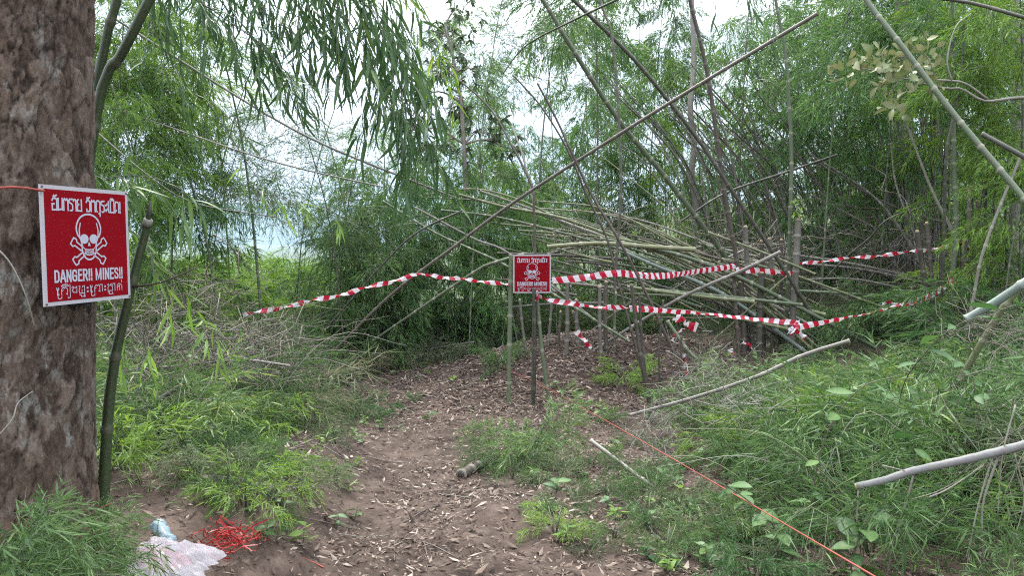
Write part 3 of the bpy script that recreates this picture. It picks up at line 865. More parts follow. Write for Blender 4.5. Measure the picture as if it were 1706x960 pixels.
PG = 'cut and leaning bamboo poles'
POLES = [
 ([(1362, 22, 7.0), (1180, 130, 7.2), (1040, 220, 7.4), (860, 332, 7.7), (760, 408, 7.9), (640, 505, 8.1)], (8, 5.5), 'pole_brown', 'long grey bamboo pole slanting from beside left tape up to upper right', -1, 0),
 ([(900, 0, 9.2), (945, 66, 9.3), (1030, 200, 9.6), (1110, 292, 9.9), (1215, 432, 10.2)], (8, 13), 'pole_green', 'thick smooth green bamboo leaning left behind the striped tape', -1, 1.5),
 ([(972, 18, 8.6), (1065, 112, 8.8), (1160, 228, 9.0), (1213, 310, 9.1), (1300, 440, 9.3), (1356, 528, 9.4)], (8, 9), 'pole_dark', 'dark kinked bamboo pole leaning from top centre to the stump clump', -1, 0.6),
 ([(1148, -2, 9.3), (1176, 130, 9.4), (1203, 310, 9.5), (1226, 440, 9.6), (1240, 552, 9.7)], (7, 10), 'pole_brown', 'tall dark brown bamboo pole standing upright in the middle clump', -1, 1.5),
 ([(1293, -2, 9.5), (1311, 100, 9.5), (1320, 250, 9.5), (1318, 352, 9.5), (1311, 486, 9.6)], (5, 9), 'pole_green', 'slender upright green bamboo stem on right of the middle clump', -1, 1.5),
 ([(1003, -2, 8.6), (1019, 62, 8.6), (1030, 200, 8.7), (1033, 330, 8.8), (1028, 455, 9.0)], (4.5, 6), 'pole_grey', 'thin grey upright stem just right of the far sign', -1, 1.2),
 ([(1448, -4, 7.6), (1502, 70, 7.3), (1592, 190, 6.9), (1706, 332, 6.4), (1790, 435, 6.0)], (10, 15), 'pole_green', 'long olive green bamboo leaning across the upper right corner', -1, 1.0),
 ([(1590, -4, 9.0), (1591, 230, 9.0), (1590, 395, 9.0), (1584, 490, 9.0)], (6, 11), 'pole_green', 'straight upright grey green bamboo in the right clump', -1, 1.0),
 ([(1607, 28, 8.9), (1600, 130, 8.8), (1586, 222, 8.7), (1577, 262, 8.7), (1572, 420, 8.8)], (5, 6), 'pole_dark', 'thin dark stem crossing the upright bamboo of right clump', -1, 0),
 ([(1540, -8, 5.4), (1620, 4, 5.2), (1706, 26, 5.0), (1800, 45, 4.8)], (6, 10), 'pole_dark', 'dark branch crossing the top right corner', -1, 0.5),
 ([(1636, 223, 5.6), (1706, 263, 5.4), (1800, 320, 5.2), (1840, 480, 5.0)], (10, 12), 'pole_dark', 'dark stub of bamboo poking in from right edge', -1, 0),
 ([(722, 100, 8.3), (805, 170, 8.2), (850, 236, 8.1), (884, 312, 8.0), (889, 345, 8.0), (888, 420, 8.0), (888, 560, 8.0)], (2.5, 8), 'pole_brown', 'dark forked sapling stem rising behind the far sign', -1, 0),
 ([(853, 210, 8.3), (868, 250, 8.2), (880, 298, 8.1), (889, 340, 8.05)], (4, 4), 'pole_pale', 'short pale prong of the fork above far sign', None, 0),
 ([(895, 138, 7.4), (925, 196, 7.5), (950, 252, 7.5), (985, 322, 7.6), (1022, 392, 7.6), (1066, 470, 7.7)], (4, 8), 'pole_brown', 'brown dry pole leaning left over the striped tape', -1, 0),
 ([(856, 126, 7.6), (902, 180, 7.6), (942, 246, 7.6), (978, 322, 7.7), (1008, 400, 7.7), (1030, 470, 7.7)], (3, 6), 'pole_brown', 'thinner brown dry pole leaning beside its thicker twin', -1, 0),
 ([(700, 326, 11.0), (790, 314, 10.9), (870, 334, 10.7), (950, 374, 10.5), (1040, 402, 10.3), (1120, 432, 10.2)], (3, 6), 'pole_yellow', 'thin arched pale bamboo topmost in the felled heap', -1, 0),
 ([(765, 324, 10.6), (840, 343, 10.5), (930, 363, 10.4), (1040, 399, 10.2), (1130, 432, 10.0), (1215, 478, 9.9)], (5, 10), 'pole_yellow', 'thickest yellow green felled bamboo arching down to right', -1, 0),
 ([(800, 318, 10.8), (880, 345, 10.7), (985, 385, 10.4), (1080, 415, 10.2), (1170, 448, 10.0)], (4, 7), 'pole_pale', 'pale felled bamboo lying along the thick yellow one', -1, 0),
 ([(735, 350, 10.2), (830, 362, 10.1), (960, 392, 10.0), (1060, 425, 9.9), (1150, 465, 9.8), (1215, 502, 9.7)], (4, 8), 'pole_green', 'lower green felled bamboo of the arched heap', -1, 0),
 ([(912, 411, 9.4), (1000, 404, 9.35), (1085, 408, 9.3), (1158, 416, 9.2)], (8, 10), 'pole_yellow', 'thick level yellow green bamboo log with sawn right end', None, 0),
 ([(1000, 398, 9.6), (1090, 416, 9.5), (1165, 440, 9.4), (1262, 476, 9.3)], (8, 9), 'pole_green', 'green felled bamboo sloping under the upper tape', -1, 0),
 ([(1040, 420, 9.8), (1100, 446, 9.7), (1160, 470, 9.6), (1225, 505, 9.5)], (7, 9), 'pole_bluish', 'grey green felled bamboo sloping low behind the tape', -1, 0),
 ([(1045, 478, 9.0), (1150, 492, 8.95), (1256, 503, 8.9)], (7, 8), 'pole_yellow', 'short yellow bamboo with open sawn end between the two tapes', None, 0),
 ([(1085, 482, 9.2), (1200, 494, 9.15), (1336, 508, 9.1)], (6, 7), 'pole_green', 'long green bamboo lying level behind the lower tape', None, 0),
 ([(1125, 502, 8.9), (1232, 454, 8.8), (1300, 420, 8.8)], (6, 8), 'pole_grey', 'grey brown stick propped diagonally against the stump clump', 0, 0),
 ([(1318, 484, 10.2), (1420, 490, 10.0), (1524, 497, 9.8)], (6, 7), 'pole_green', 'bright green bamboo lying level right of the stump clump', None, 0),
 ([(1325, 425, 11.0), (1420, 440, 10.8), (1545, 466, 10.4)], (5, 7), 'pole_pale', 'pale bamboo lying just under the far tape', None, 0),
 ([(1345, 440, 10.6), (1440, 450, 10.4), (1548, 474, 10.1)], (5, 6), 'pole_grey', 'grey bamboo lying below its pale neighbour in right heap', None, 0),
 ([(1340, 466, 10.4), (1420, 464, 10.3), (1500, 480, 10.1)], (4, 5), 'pole_pale', 'thin pale stick lowest in the right heap', None, 0),
 ([(638, 335, 9.4), (720, 386, 9.3), (790, 420, 9.2), (860, 452, 9.1)], (4, 6), 'pole_green', 'green stick falling towards the far sign from left', -1, 0),
 ([(692, 346, 9.6), (790, 396, 9.5), (856, 434, 9.4)], (4, 5), 'pole_grey', 'grey stick running beside the green stick left of far sign', -1, 0),
 ([(640, 440, 9.2), (700, 385, 9.2), (772, 350, 9.3)], (4, 4), 'pole_dark', 'dark arched twig left of far sign', 0, 0),
 ([(786, 456, 8.9), (826, 436, 8.8), (872, 424, 8.7)], (5, 7), 'pole_green', 'short green cut piece ending behind the far sign', 0, 0),
 ([(852, 424, 7.86), (851, 520, 7.86), (848, 645, 7.86)], (10, 9), 'pole_green', 'flat pale green stake at left edge of far sign', -1, 0),
 ([(889, 480, 7.7), (887, 580, 7.72), (888, 690, 7.75)], (7, 8), 'pole_dark', 'dark straight stake under the far sign', -1, 0),
 ([(894, 488, 7.75), (906, 590, 7.72), (918, 686, 7.7)], (8, 8), 'pole_green', 'slightly slanting green stake under the far sign', -1, 0),
 ([(1052, 474, 7.0), (1065, 580, 7.0), (1079, 696, 7.0)], (7, 9), 'pole_brown', 'brown stake standing on right side of the mound', -1, 0),
 ([(1064, 488, 7.1), (1073, 580, 7.1), (1082, 690, 7.1)], (5, 7), 'pole_brown', 'thinner stake touching the brown one on the mound', -1, 0),
 ([(1105, 500, 7.6), (1104, 600, 7.6), (1106, 700, 7.6)], (4, 5), 'pole_dark', 'thin dark stick standing right of the twin stakes', -1, 0),
 ([(1135, 560, 8.0), (1137, 650, 8.0)], (4, 4), 'pole_brown', 'short thin stick holding a hanging tape end', -1, 0),
 ([(1112, 535, 8.2), (1150, 590, 8.0), (1168, 606, 7.9)], (8, 9), 'pole_green', 'broken green pole leaning down right behind the mound', -1, 0),
 ([(1000, 258, 9.4), (1100, 340, 9.4), (1150, 386, 9.5), (1202, 428, 9.6)], (2.2, 3.6), 'pole_yellow', 'thin bright yellow cane beside the thick green leaning bamboo', -1, 0),
 ([(1395, 258, 10.5), (1300, 290, 10.5), (1208, 325, 10.4), (1130, 372, 10.4)], (5, 4), 'pole_dark', 'dark stick caught level among the standing stems', None, 0),
 ([(1348, 256, 11.0), (1440, 316, 10.8), (1482, 362, 10.5), (1540, 450, 10.2)], (4, 6), 'pole_grey', 'grey bent cane sweeping down into the right clump', -1, 0),
 ([(1350, 262, 11.2), (1440, 320, 11.0), (1520, 355, 10.8), (1580, 372, 10.4)], (3, 5), 'pole_brown', 'brown bent cane crossing just above the grey one', None, 0),
 ([(1594, 332, 9.8), (1490, 362, 10.0), (1450, 396, 10.2), (1400, 440, 10.4)], (4, 4), 'pole_dark', 'dark slanting stick low in front of right clump', -1, 0),
 ([(1508, 200, 9.6), (1550, 312, 9.5), (1580, 372, 9.4), (1596, 402, 9.3)], (4, 7), 'pole_pale', 'pale broken cane leaning into the right clump', None, 0),
 ([(1484, 238, 10.2), (1492, 300, 10.1), (1506, 350, 10.0), (1536, 430, 9.8)], (3, 4), 'pole_pale', 'thin curved pale cane left of the right clump', -1, 0),
 ([(1700, 262, 8.0), (1662, 350, 8.0), (1636, 430, 8.0), (1620, 500, 8.0)], (6, 6), 'pole_pale', 'pale straight cane slanting at far right', -1, 0),
 ([(1352, 325, 11.6), (1400, 352, 11.6), (1454, 378, 11.5)], (4, 4), 'pole_pale', 'short pale cane among grey stems in mid right', None, 0),
 ([(1050, 692, 5.6), (1150, 664, 5.5), (1260, 626, 5.4), (1340, 596, 5.3), (1416, 568, 5.2)], (7, 9), 'pole_grey', 'long grey stick lying across the right undergrowth', None, 0),
 ([(1610, 532, 4.6), (1660, 500, 4.5), (1720, 462, 4.4), (1800, 410, 4.3)], (17, 19), 'pole_bluish', 'thick pale bluish bamboo poking in from right edge', None, 0),
 ([(1655, 545, 5.4), (1690, 495, 5.3), (1740, 440, 5.2)], (14, 14), 'pole_yellow', 'pale green bamboo behind the bluish one at right edge', 0, 0),
 ([(1340, 876, 3.9), (1500, 874, 3.8), (1740, 862, 3.7)], (12, 15), 'pole_green', 'green bamboo lying low under the grey cut branch', None, 0),
 ([(1260, 815, 4.4), (1340, 800, 4.35), (1480, 788, 4.3)], (7, 8), 'pole_yellow', 'yellowish cane half hidden in the right undergrowth', None, 0),
 ([(1145, 600, 6.8), (1000, 420, 7.4), (985, 395, 7.5)], (0, 0), None, '', None, 0),
 ([(200, 618, 5.0), (290, 610, 5.1), (395, 600, 5.2)], (5, 5), 'pole_grey', 'straight pale cane lying level in the left brush', None, 0),
 ([(330, 586, 5.4), (400, 596, 5.4), (482, 610, 5.4)], (5, 6), 'pole_grey', 'grey stick lying on the heap of cut bamboo tops', None, 0),
 ([(235, 690, 4.6), (268, 668, 4.6), (302, 643, 4.6)], (10, 9), 'pole_pale', 'short pale cut branch end in the left brush', 0, 0),
 ([(165, 660, 4.4), (250, 612, 4.6), (330, 560, 4.8)], (4, 3), 'pole_brown', 'thin brown stem rising in the left brush', 0, 0),
 ([(632, 600, 10.6), (700, 586, 10.5), (790, 570, 10.4)], (5, 4), 'pole_grey', 'grey stick on the ground beyond the left path edge', None, 0),
 ([(985, 735, 5.2), (1060, 790, 4.8), (1140, 852, 4.4)], (9, 11), 'pole_pale', 'pale grey log on the ground along the red cord', None, 0),
 ([(160, 215, 5.0), (258, 304, 4.9), (330, 340, 5.0), (460, 362, 5.2)], (4, 2), 'pole_dark', 'thin dark twig arching down right of the near sign', None, 0.6),
 ([(262, 205, 7.2), (400, 252, 7.2), (500, 282, 7.3), (640, 312, 7.6)], (3, 3), 'pole_grey', 'thin straight twig crossing the pale sky gap low', None, 0.8),
 ([(420, 172, 7.6), (530, 240, 7.7), (640, 284, 7.9), (760, 330, 8.4)], (4.5, 4), 'pole_grey', 'arched cane crossing the pale sky gap high', None, 1.5),
 ([(675, 160, 6.8), (740, 110, 6.8), (880, 60, 6.8), (1000, 12, 6.8), (1060, -20, 6.8)], (0, 0), None, '', None, 0),
 ([(838, 122, 7.2), (880, 75, 7.1), (950, 36, 7.0), (1030, -2, 6.9)], (2.5, 5), 'pole_dark', 'dark arched branch tip hanging at top centre', None, 0),
]
for pts, wpx, key, lab, foot, ext in POLES:
    if key is None:
        continue
    low = 'lying' in lab or 'log' in lab
    pole(pts, wpx, key, lab, 'fallen_bamboo' if low else 'bamboo_pole', 'bamboo', PG, foot, ext, node=.32 if wpx[1] > 6 else .24, cutcap=('sawn' in lab or 'cut' in lab))

for k in range(34):
    x = random.uniform(900, 1300); y = 415 + random.uniform(0, 125); d = random.uniform(9.4, 11.2); l_ = random.uniform(90, 260)
    a = random.gauss(.26, .16) if random.random() < .72 else random.gauss(-.45, .25)
    pole([(x - l_ / 2 * math.cos(a), y - l_ / 2 * math.sin(a), d + random.uniform(0, .5)), (x, y + random.uniform(-4, 2), d), (x + l_ / 2 * math.cos(a), y + l_ / 2 * math.sin(a), d - random.uniform(0, .4))],
         (random.uniform(2.5, 5), random.uniform(4, 8)), random.choice(('pole_yellow', 'pole_green', 'pole_grey', 'pole_yellow', 'pole_pale', 'pole_brown')), 'cut bamboo lying criss-cross in the felled heap', 'fallen_bamboo', 'bamboo', 'bamboo of the felled heap')

for k in range(13):
    d = random.uniform(9.6, 11.5); x0 = random.uniform(690, 960); y0 = random.uniform(315, 410); x1 = x0 + random.uniform(260, 480); y1 = random.uniform(440, 520)
    pole([(x0, y0, d + .4), (x0 + (x1 - x0) * .35, y0 + (y1 - y0) * random.uniform(.12, .25), d + .2), (x0 + (x1 - x0) * .7, y0 + (y1 - y0) * random.uniform(.5, .6), d), (x1, y1, d - .2)],
         (random.uniform(2, 3), random.uniform(4.5, 7)), random.choice(('pole_yellow', 'pole_green', 'pole_yellow', 'pole_pale')), 'slim felled bamboo arching right from behind the far sign', 'felled_bamboo', 'bamboo', 'arching bamboo of the felled heap', -1)

# culms rising behind the tree at top left
for k, (pts, w, lab) in enumerate(((((165, 168, 3.3), (205, 86, 3.3), (250, -4, 3.3), (300, -120, 3.4)), (19, 16), 'dark bamboo stem leaning right behind the tree, right one of two'),
                                   (((165, 120, 3.5), (180, 50, 3.5), (197, -6, 3.5), (215, -90, 3.5)), (17, 15), 'dark bamboo stem behind the tree, left one of two'))):
    p0 = P(*pts[0]); q = [(p0[0] - .25, p0[1] + .1, g1(p0[0] - .25, p0[1] + .1) - .05), (p0[0] - .15, p0[1], p0[2] - .9)] + [P(*x) for x in pts]
    o = culm(MB(), q, .024, .020, .34, 10).build('bamboo_pole', M['cut_green']); tag(o, lab, 'bamboo', PG)
# the cut leaning bamboo beside the near sign
root = empty('cut_bamboo', P(170, 900, 2.95), 'thick green bamboo cut off at the top leaning beside the near sign', 'bamboo', PG)
o0 = np.array(root.location)
pts = [P(168, 960, 2.9), P(172, 840, 2.92), P(185, 640, 2.95), P(216, 490, 2.98), P(240, 395, 3.0), P(245, 372, 3.0)]
culm(MB(), [p - o0 for p in pts], .025, .016, .27, 14, a=.5).build('culm', M['cut_green'], root)
pts = [P(245, 374, 3.0), P(249, 352, 3.0), P(251, 335, 3.0)]
tube(MB(), [p - o0 for p in pts], [.012, .009, .004], 8).build('split_tip', M['pole_dark'], root)
tube(MB(), [P(243, 378, 3.0) - o0, P(247, 366, 2.99) - o0], [.0175, .0185], 12).build('node_ring', M['pole_pale'], root)
tube(MB(), spline([P(222, 478, 2.97) - o0, P(270, 470, 2.95) - o0, P(330, 445, 2.9) - o0], 8), np.linspace(.006, .002, 8), 6).build('side_twig', M['twig'], root)

# standing cut stumps in clumps
def stump(px, ytop, ybot, d, w, key, lab, lean=0.0, grp='cut bamboo stumps'):
    top = P(px + lean, ytop, d); bx = P(px, ybot, d)
    foot = np.array((bx[0], bx[1], min(bx[2], g1(bx[0], bx[1])) - .05))
    r = .74 * w * d / FPX / 2
    root = culm(MB(), [foot, (foot + top) / 2 + np.array((RNG.normal(0, .01), 0, 0)), top], r * 1.08, r, .22, 9).build('bamboo_stump', M[key])
    tag(root, lab, 'bamboo stump', grp)
    cap = MB(); d_ = unit(top - foot); sl = np.array((r * 1.2, 0, r * .9))
    tube(cap, [top - d_ * .01, top + d_ * .02], [r * .92, r * .55], 9); cap.build('cut_end', M['cut_face'], root)


for (px, yt, yb, d, w, key, ln) in ((1240, 470, 560, 9.5, 13, 'pole_brown', -6), (1256, 378, 556, 9.7, 11, 'pole_grey', -14), (1273, 402, 560, 9.9, 10, 'pole_brown', -4), (1288, 398, 556, 9.8, 9, 'pole_grey', -6),
                                    (1300, 400, 540, 10.0, 8, 'pole_brown', 2), (1265, 455, 570, 9.4, 14, 'pole_dark', 4), (1312, 440, 545, 9.8, 12, 'pole_dark', 4), (1232, 452, 565, 9.4, 8, 'pole_brown', -10)):
    stump(px, yt, yb, d, w, key, 'weathered cut bamboo stump crowded in the middle clump', ln, 'stumps of the middle clump')
stump(1318, 366, 520, 9.4, 14, 'pole_grey', 'tall grey mossy stump with a leafy sprout on right of middle clump', 12)
for (px, yt, yb, d, w, key, ln) in ((1556, 386, 520, 9.0, 11, 'pole_brown', -28), (1568, 372, 520, 9.0, 9, 'pole_brown', -24), (1566, 415, 520, 8.9, 7, 'pole_dark', 2), (1588, 372, 500, 9.1, 16, 'pole_grey', 4), (1606, 400, 505, 9.0, 14, 'pole_brown', 0),
                                    (1612, 318, 500, 9.3, 9, 'pole_grey', 2), (1622, 312, 500, 9.4, 10, 'pole_dark', -4), (1637, 335, 500, 9.6, 8, 'pole_grey', -8), (1642, 270, 500, 9.8, 8, 'pole_dark', 0), (1656, 320, 500, 10, 7, 'pole_dark', 2), (1681, 335, 500, 10, 8, 'pole_dark', -6)):
    stump(px, yt, yb, d, w, key, 'weathered cut bamboo stump crowded in the right clump', ln, 'stumps of the right clump')
for (px, yt, yb, d, w, key, ln) in ((943, 470, 600, 9.0, 9, 'pole_grey', 2), (966, 500, 600, 9.2, 8, 'pole_grey', -6), (1003, 478, 610, 8.9, 8, 'pole_grey', -4), (1012, 470, 612, 9.0, 9, 'pole_brown', -2), (1024, 488, 606, 9.0, 6, 'pole_green', 2), (930, 520, 600, 9.3, 6, 'pole_brown', 4), (985, 520, 606, 9.3, 6, 'pole_grey', -30), (880, 500, 600, 9.3, 6, 'pole_grey', -14), (912, 500, 590, 9.4, 6, 'pole_grey', 8)):
    stump(px, yt, yb, d, w, key, 'grey cut bamboo stump standing on the mound behind the far sign', ln, 'stumps on the mound')

# ------------------------------------------------------------------ foliage generators
def plume(L_=1.2, twigs=30, per=8, ll=.12, lw=.011, arch=.25, hang=.9, spread=.8, seed=0, fine=False, tl=.33, twr=.0022, jit=.42):
    """one feathery bamboo branch along +x, arching over and drooping"""
    rg = np.random.default_rng(seed)
    mb = MB()
    t = np.linspace(0, 1, 9)
    main = np.stack((L_ * t * (1 - .15 * t), L_ * .06 * np.sin(t * 3 + seed), L_ * (arch * t - hang * .55 * t * t)), 1)
    tube(mb, main, np.linspace(twr * 1.8, twr * .5, 9), 3, .4, None, 1, False)
    B, D, Ls = [], [], []
    for k in range(twigs):
        u = .12 + .88 * (k + rg.random()) / twigs
        o = np.array([np.interp(u, t, main[:, c]) for c in range(3)])
        tg = unit(np.array([np.interp(min(1, u + .05), t, main[:, c]) for c in range(3)]) - o + 1e-6)
        az = rg.uniform(-np.pi, np.pi)
        side = unit(np.cross(tg, (0, 0, 1.0))); upv = np.cross(side, tg)
        d = unit(tg * rg.uniform(.35, .9) + (side * math.cos(az) + upv * math.sin(az) * .7) * spread + np.array((0, 0, -.15)))
        l_ = L_ * tl * rg.uniform(.5, 1.1) * (1.1 - .5 * u)
        s = np.linspace(0, 1, 4)
        tw = o + d * (l_ * s)[:, None] + np.array((0, 0, -1.0)) * (hang * .45 * l_ * s * s)[:, None]
        tube(mb, tw, np.linspace(twr * .7, twr * .25, 4), 3, .4, None, 1, False)
        for q in range(per):
            v = .25 + .75 * (q + rg.random()) / per
            b = np.array([np.interp(v, s, tw[:, c]) for c in range(3)])
            ld = unit(d + rg.normal(0, jit, 3) + np.array((0, 0, -hang * .55 * v)))
            B.append(b); D.append(ld); Ls.append(ll * rg.uniform(.55, 1.15))
    Ls = np.array(Ls)
    leaf_blades(mb, B, D, Ls, lw * (Ls / ll) ** .6, rg.uniform(.1, .4, len(Ls)), None, fine, 0, rg)
    return mb.flat()


def xf(loc, yaw_=0, pit=0, roll=0, s=1.0):
    return np.array(Matrix.Translation(Vector([float(c) for c in loc])) @ Matrix.Rotation(yaw_, 4, 'Z') @ Matrix.Rotation(pit, 4, 'Y') @ Matrix.Rotation(roll, 4, 'X') @ Matrix.Scale(s, 4))


PL_FINE = [plume(1.25, 36, 10, .115, .0170, .32, .95, .8, k) for k in range(6)]
PL_HANG = [plume(1.15, 32, 10, .12, .013, .05, 1.5, .6, 20 + k) for k in range(5)]
PL_NEAR = [plume(.75, 17, 9, .112, .0128, .42, .75, .85, 40 + k, True, .42, .002, .62) for k in range(6)]
PL_WISP = [plume(1.3, 34, 7, .10, .0065, .2, .9, .9, 60 + k, False, .38, .0024) for k in range(4)]
PL_THIN = [plume(.9, 22, 8, .135, .0088, .30, .9, .9, 80 + k, False, .45, .0018, .75) for k in range(4)]


def crown(seed, plumes, count=20, hgt=2.2, s0=.75, s1=1.25, pit0=-.5, pit1=.4):
    """plumes round the upper part of a stem; its axis runs up z from -hgt/2 to hgt/2"""
    rg = np.random.default_rng(seed); mb = MB()
    for k in range(count):
        z = (k + rg.random()) / count
        a = k * 2.4 + rg.normal(0, .4)
        bend = np.array((.35 * z * z, 0, (z - .5) * hgt))
        mb.merge(plumes[rg.integers(len(plumes))], xf(bend, a, rg.uniform(pit0, pit1), rg.uniform(-.4, .4), rg.uniform(s0, s1) * (1.1 - .35 * z)))
    return mb.flat()


def tuft(seed, plumes, count=9, s0=.7, s1=1.15, pit0=-1.25, pit1=-.25, rad=.18):
    rg = np.random.default_rng(seed); mb = MB()
    for k in range(count):
        a = k * 2.4 + rg.normal(0, .4)
        o = np.array((math.cos(a) * rad * rg.random(), math.sin(a) * rad * rg.random(), 0))
        mb.merge(plumes[rg.integers(len(plumes))], xf(o, a, rg.uniform(pit0, pit1), rg.uniform(-.5, .5), rg.uniform(s0, s1)))
    return mb.flat()


CROWNS = [crown(100 + k, PL_FINE, 22) for k in range(7)]
HANGS = [crown(140 + k, PL_HANG, 18, 1.8, .8, 1.25, .0, 1.0) for k in range(5)]
WISPS = [crown(160 + k, PL_WISP, 12, 1.8) for k in range(3)]
TUFTS = [tuft(180 + k, PL_NEAR, 11) for k in range(6)]
TUFT_THIN = [tuft(200 + k, PL_THIN, 12, .6, 1.0) for k in range(4)]
TUFT_FINE = [tuft(210 + k, PL_FINE, 12, .6, .95) for k in range(4)]
MESHES = {}


def fmesh(kind, src, k, mat):
    key = (kind, k, mat)
    if key not in MESHES:
        MESHES[key] = src[k].mesh('foliage', [M[mat], M['twig_green'] if mat not in ('leaf_dry', 'leaf_wither') else M['twig']], False)
    return MESHES[key]


def bamboo(px, py, d, kind, mat, label, group, scale=1.0, name='bamboo_plant', rot=None, cdx=None, cw=None, sx=1.0):
    """a rooted bamboo whose leafy crown is seen at px,py"""
    src = {'crown': CROWNS, 'hang': HANGS, 'wisp': WISPS}[kind]
    c = P(px, py, d)
    bx = c[0] + (random.uniform(-.9, .9) if cdx is None else cdx); by = c[1] + random.uniform(-.2, .6)
    base = np.array((bx, by, g1(bx, by) - .05))
    root = empty(name, base, label, 'bamboo', group)
    k = random.randrange(len(src))
    f = link('foliage', fmesh(kind, src, k, mat), root, c - base)
    f.rotation_euler = (random.uniform(-.25, .25), random.uniform(-.25, .25), random.uniform(0, 6.28) if rot is None else rot)
    f.scale = (scale * sx, scale * sx, scale); tag(f, kind='stuff')
    top = c - base + np.array((0, 0, 1.0 * scale))
    rr = (random.uniform(.014, .024) if cw is None else cw)
    if top[2] > .5:
        culm(MB(), [np.zeros(3), np.array((top[0] * .25, top[1] * .25, top[2] * .5)), np.array((top[0] * .62, top[1] * .62, top[2] * .8)), top], rr, .006, .35, 6).build('culm', M[random.choice(('pole_green', 'pole_grey', 'pole_green', 'pole_brown'))], root)
    return root


def where(px, py):
    col = ('beside the thick tree', 'by the pale sky gap', 'left of the far sign', 'around the far sign', 'right of the far sign', 'behind the middle clump', 'left of the right clump', 'at the right edge')
    row = ('high', 'midway up', 'low')
    return row[0 if py < 130 else 1 if py < 290 else 2] + ' ' + col[int(np.searchsorted((330, 520, 800, 960, 1130, 1350, 1550), px))]


def pix(x, y, z):
    f = y * CP - (z - EYE) * SP; u = y * SP + (z - EYE) * CP
    return 853 + FPX * x / f, 480 - FPX * u / f


def near_where(x, y, side):
    u, v = pix(x, y, g1(x, y))
    row = 'in front' if v > 760 else 'halfway back' if v > 640 else 'at the back'
    if side == 'right':
        return row + (' near the red cord' if u < 1330 else ' below the middle clump' if u < 1560 else ' at the right edge')
    return row + (' close to the thick tree' if u < 300 else ' under the left tape' if u < 520 else ' at the path edge')


def inside(px, py, holes):
    return any(((px - a) / w) ** 2 + ((py - b) / h) ** 2 < 1 for a, b, w, h in holes)


# background thicket, right of the small tree
HOLES = [(810, 0, 90, 75), (1195, 0, 95, 75), (905, 250, 40, 40), (690, 40, 60, 60), (1300, 110, 30, 40), (930, 130, 40, 40)]
G_BACK = 'bamboo of the background thicket'
for row, (py, d0, d1) in enumerate(((-40, 12, 17), (40, 12, 18), (120, 12.5, 19), (200, 13, 20), (275, 13, 20), (345, 13, 19), (400, 13.5, 17))):
    for px in range(790 + (row % 2) * 45, 1800, 92):
        x = px + random.uniform(-25, 25); y = py + random.uniform(-25, 25)
        if inside(x, y, HOLES): continue
        bamboo(x, y, random.uniform(d0, d1), 'crown', 'leaf_bright' if random.random() < .22 else 'leaf_back',
               'feathery green thicket bamboo ' + where(x, y), G_BACK, random.uniform(.8, 1.15))
# nearer, upper right
for (px, py, d) in ((1420, 60, 10.5), (1520, 40, 10), (1640, 90, 9.5), (1700, 180, 9), (1690, 20, 8.5), (1660, 300, 9.5), (1580, 150, 11), (1430, 240, 11.5), (1360, 180, 12), (1710, 400, 8.5), (1480, 300, 12)):
    bamboo(px, py, d, 'crown', 'leaf_back' if px < 1640 else 'leaf_bright', 'nearer leafy bamboo by the dry leaved branch, ' + where(px, py), 'bamboo of the upper right', random.uniform(.75, 1.0))
# drooping mass left of the far sign
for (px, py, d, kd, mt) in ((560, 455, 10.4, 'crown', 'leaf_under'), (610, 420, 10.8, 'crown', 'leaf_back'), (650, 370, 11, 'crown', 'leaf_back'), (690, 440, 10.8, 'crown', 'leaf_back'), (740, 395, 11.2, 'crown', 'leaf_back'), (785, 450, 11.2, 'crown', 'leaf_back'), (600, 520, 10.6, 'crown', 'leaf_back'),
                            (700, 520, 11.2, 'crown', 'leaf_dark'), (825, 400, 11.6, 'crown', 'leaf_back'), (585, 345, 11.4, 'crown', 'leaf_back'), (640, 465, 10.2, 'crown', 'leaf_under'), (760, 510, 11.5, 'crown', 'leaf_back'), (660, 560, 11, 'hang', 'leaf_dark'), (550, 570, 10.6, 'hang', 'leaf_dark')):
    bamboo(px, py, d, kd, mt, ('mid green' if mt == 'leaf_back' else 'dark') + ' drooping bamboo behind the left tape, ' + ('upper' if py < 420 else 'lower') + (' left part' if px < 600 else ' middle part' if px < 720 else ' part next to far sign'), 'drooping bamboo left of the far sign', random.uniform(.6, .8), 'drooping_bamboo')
for (px, py, d) in ((800, 330, 12), (860, 380, 12.5), (720, 330, 12.5), (640, 310, 12)):
    bamboo(px, py, d, 'crown', 'leaf_back', 'green bamboo showing between drooping mass and far sign', 'bamboo behind the arched poles', .9)
# left side behind the tree
for (px, py, d, mt) in ((200, 40, 8, 'leaf_bright'), (280, 90, 8.5, 'leaf_bright'), (210, 150, 7.5, 'leaf_bright'), (250, 220, 8, 'leaf_back'), (190, 250, 7, 'leaf_bright'), (330, 40, 9, 'leaf_back'), (300, 280, 9, 'leaf_back'), (220, 330, 8, 'leaf_back'), (300, 370, 9, 'leaf_back'), (340, 130, 10, 'leaf_bright'), (160, 90, 8, 'leaf_bright')):
    bamboo(px, py, d, 'crown', mt, 'light green bamboo showing right of the tree trunk, ' + where(px, py), 'bamboo behind the tree', random.uniform(.55, .75))
for (px, py, d) in ((430, 230, 9), (480, 270, 9.5), (560, 290, 10), (610, 320, 10), (420, 310, 10), (360, 260, 9), (500, 200, 10.5), (850, 40, 10), (760, 60, 11), (900, 60, 11), (1250, 60, 11.5)):
    bamboo(px, py, d, 'wisp', 'leaf_dark' if px < 700 else 'leaf_back', 'thin leaved wispy bamboo against pale sky, ' + where(px, py), 'wispy bamboo', random.uniform(.8, 1.0), cw=.01)
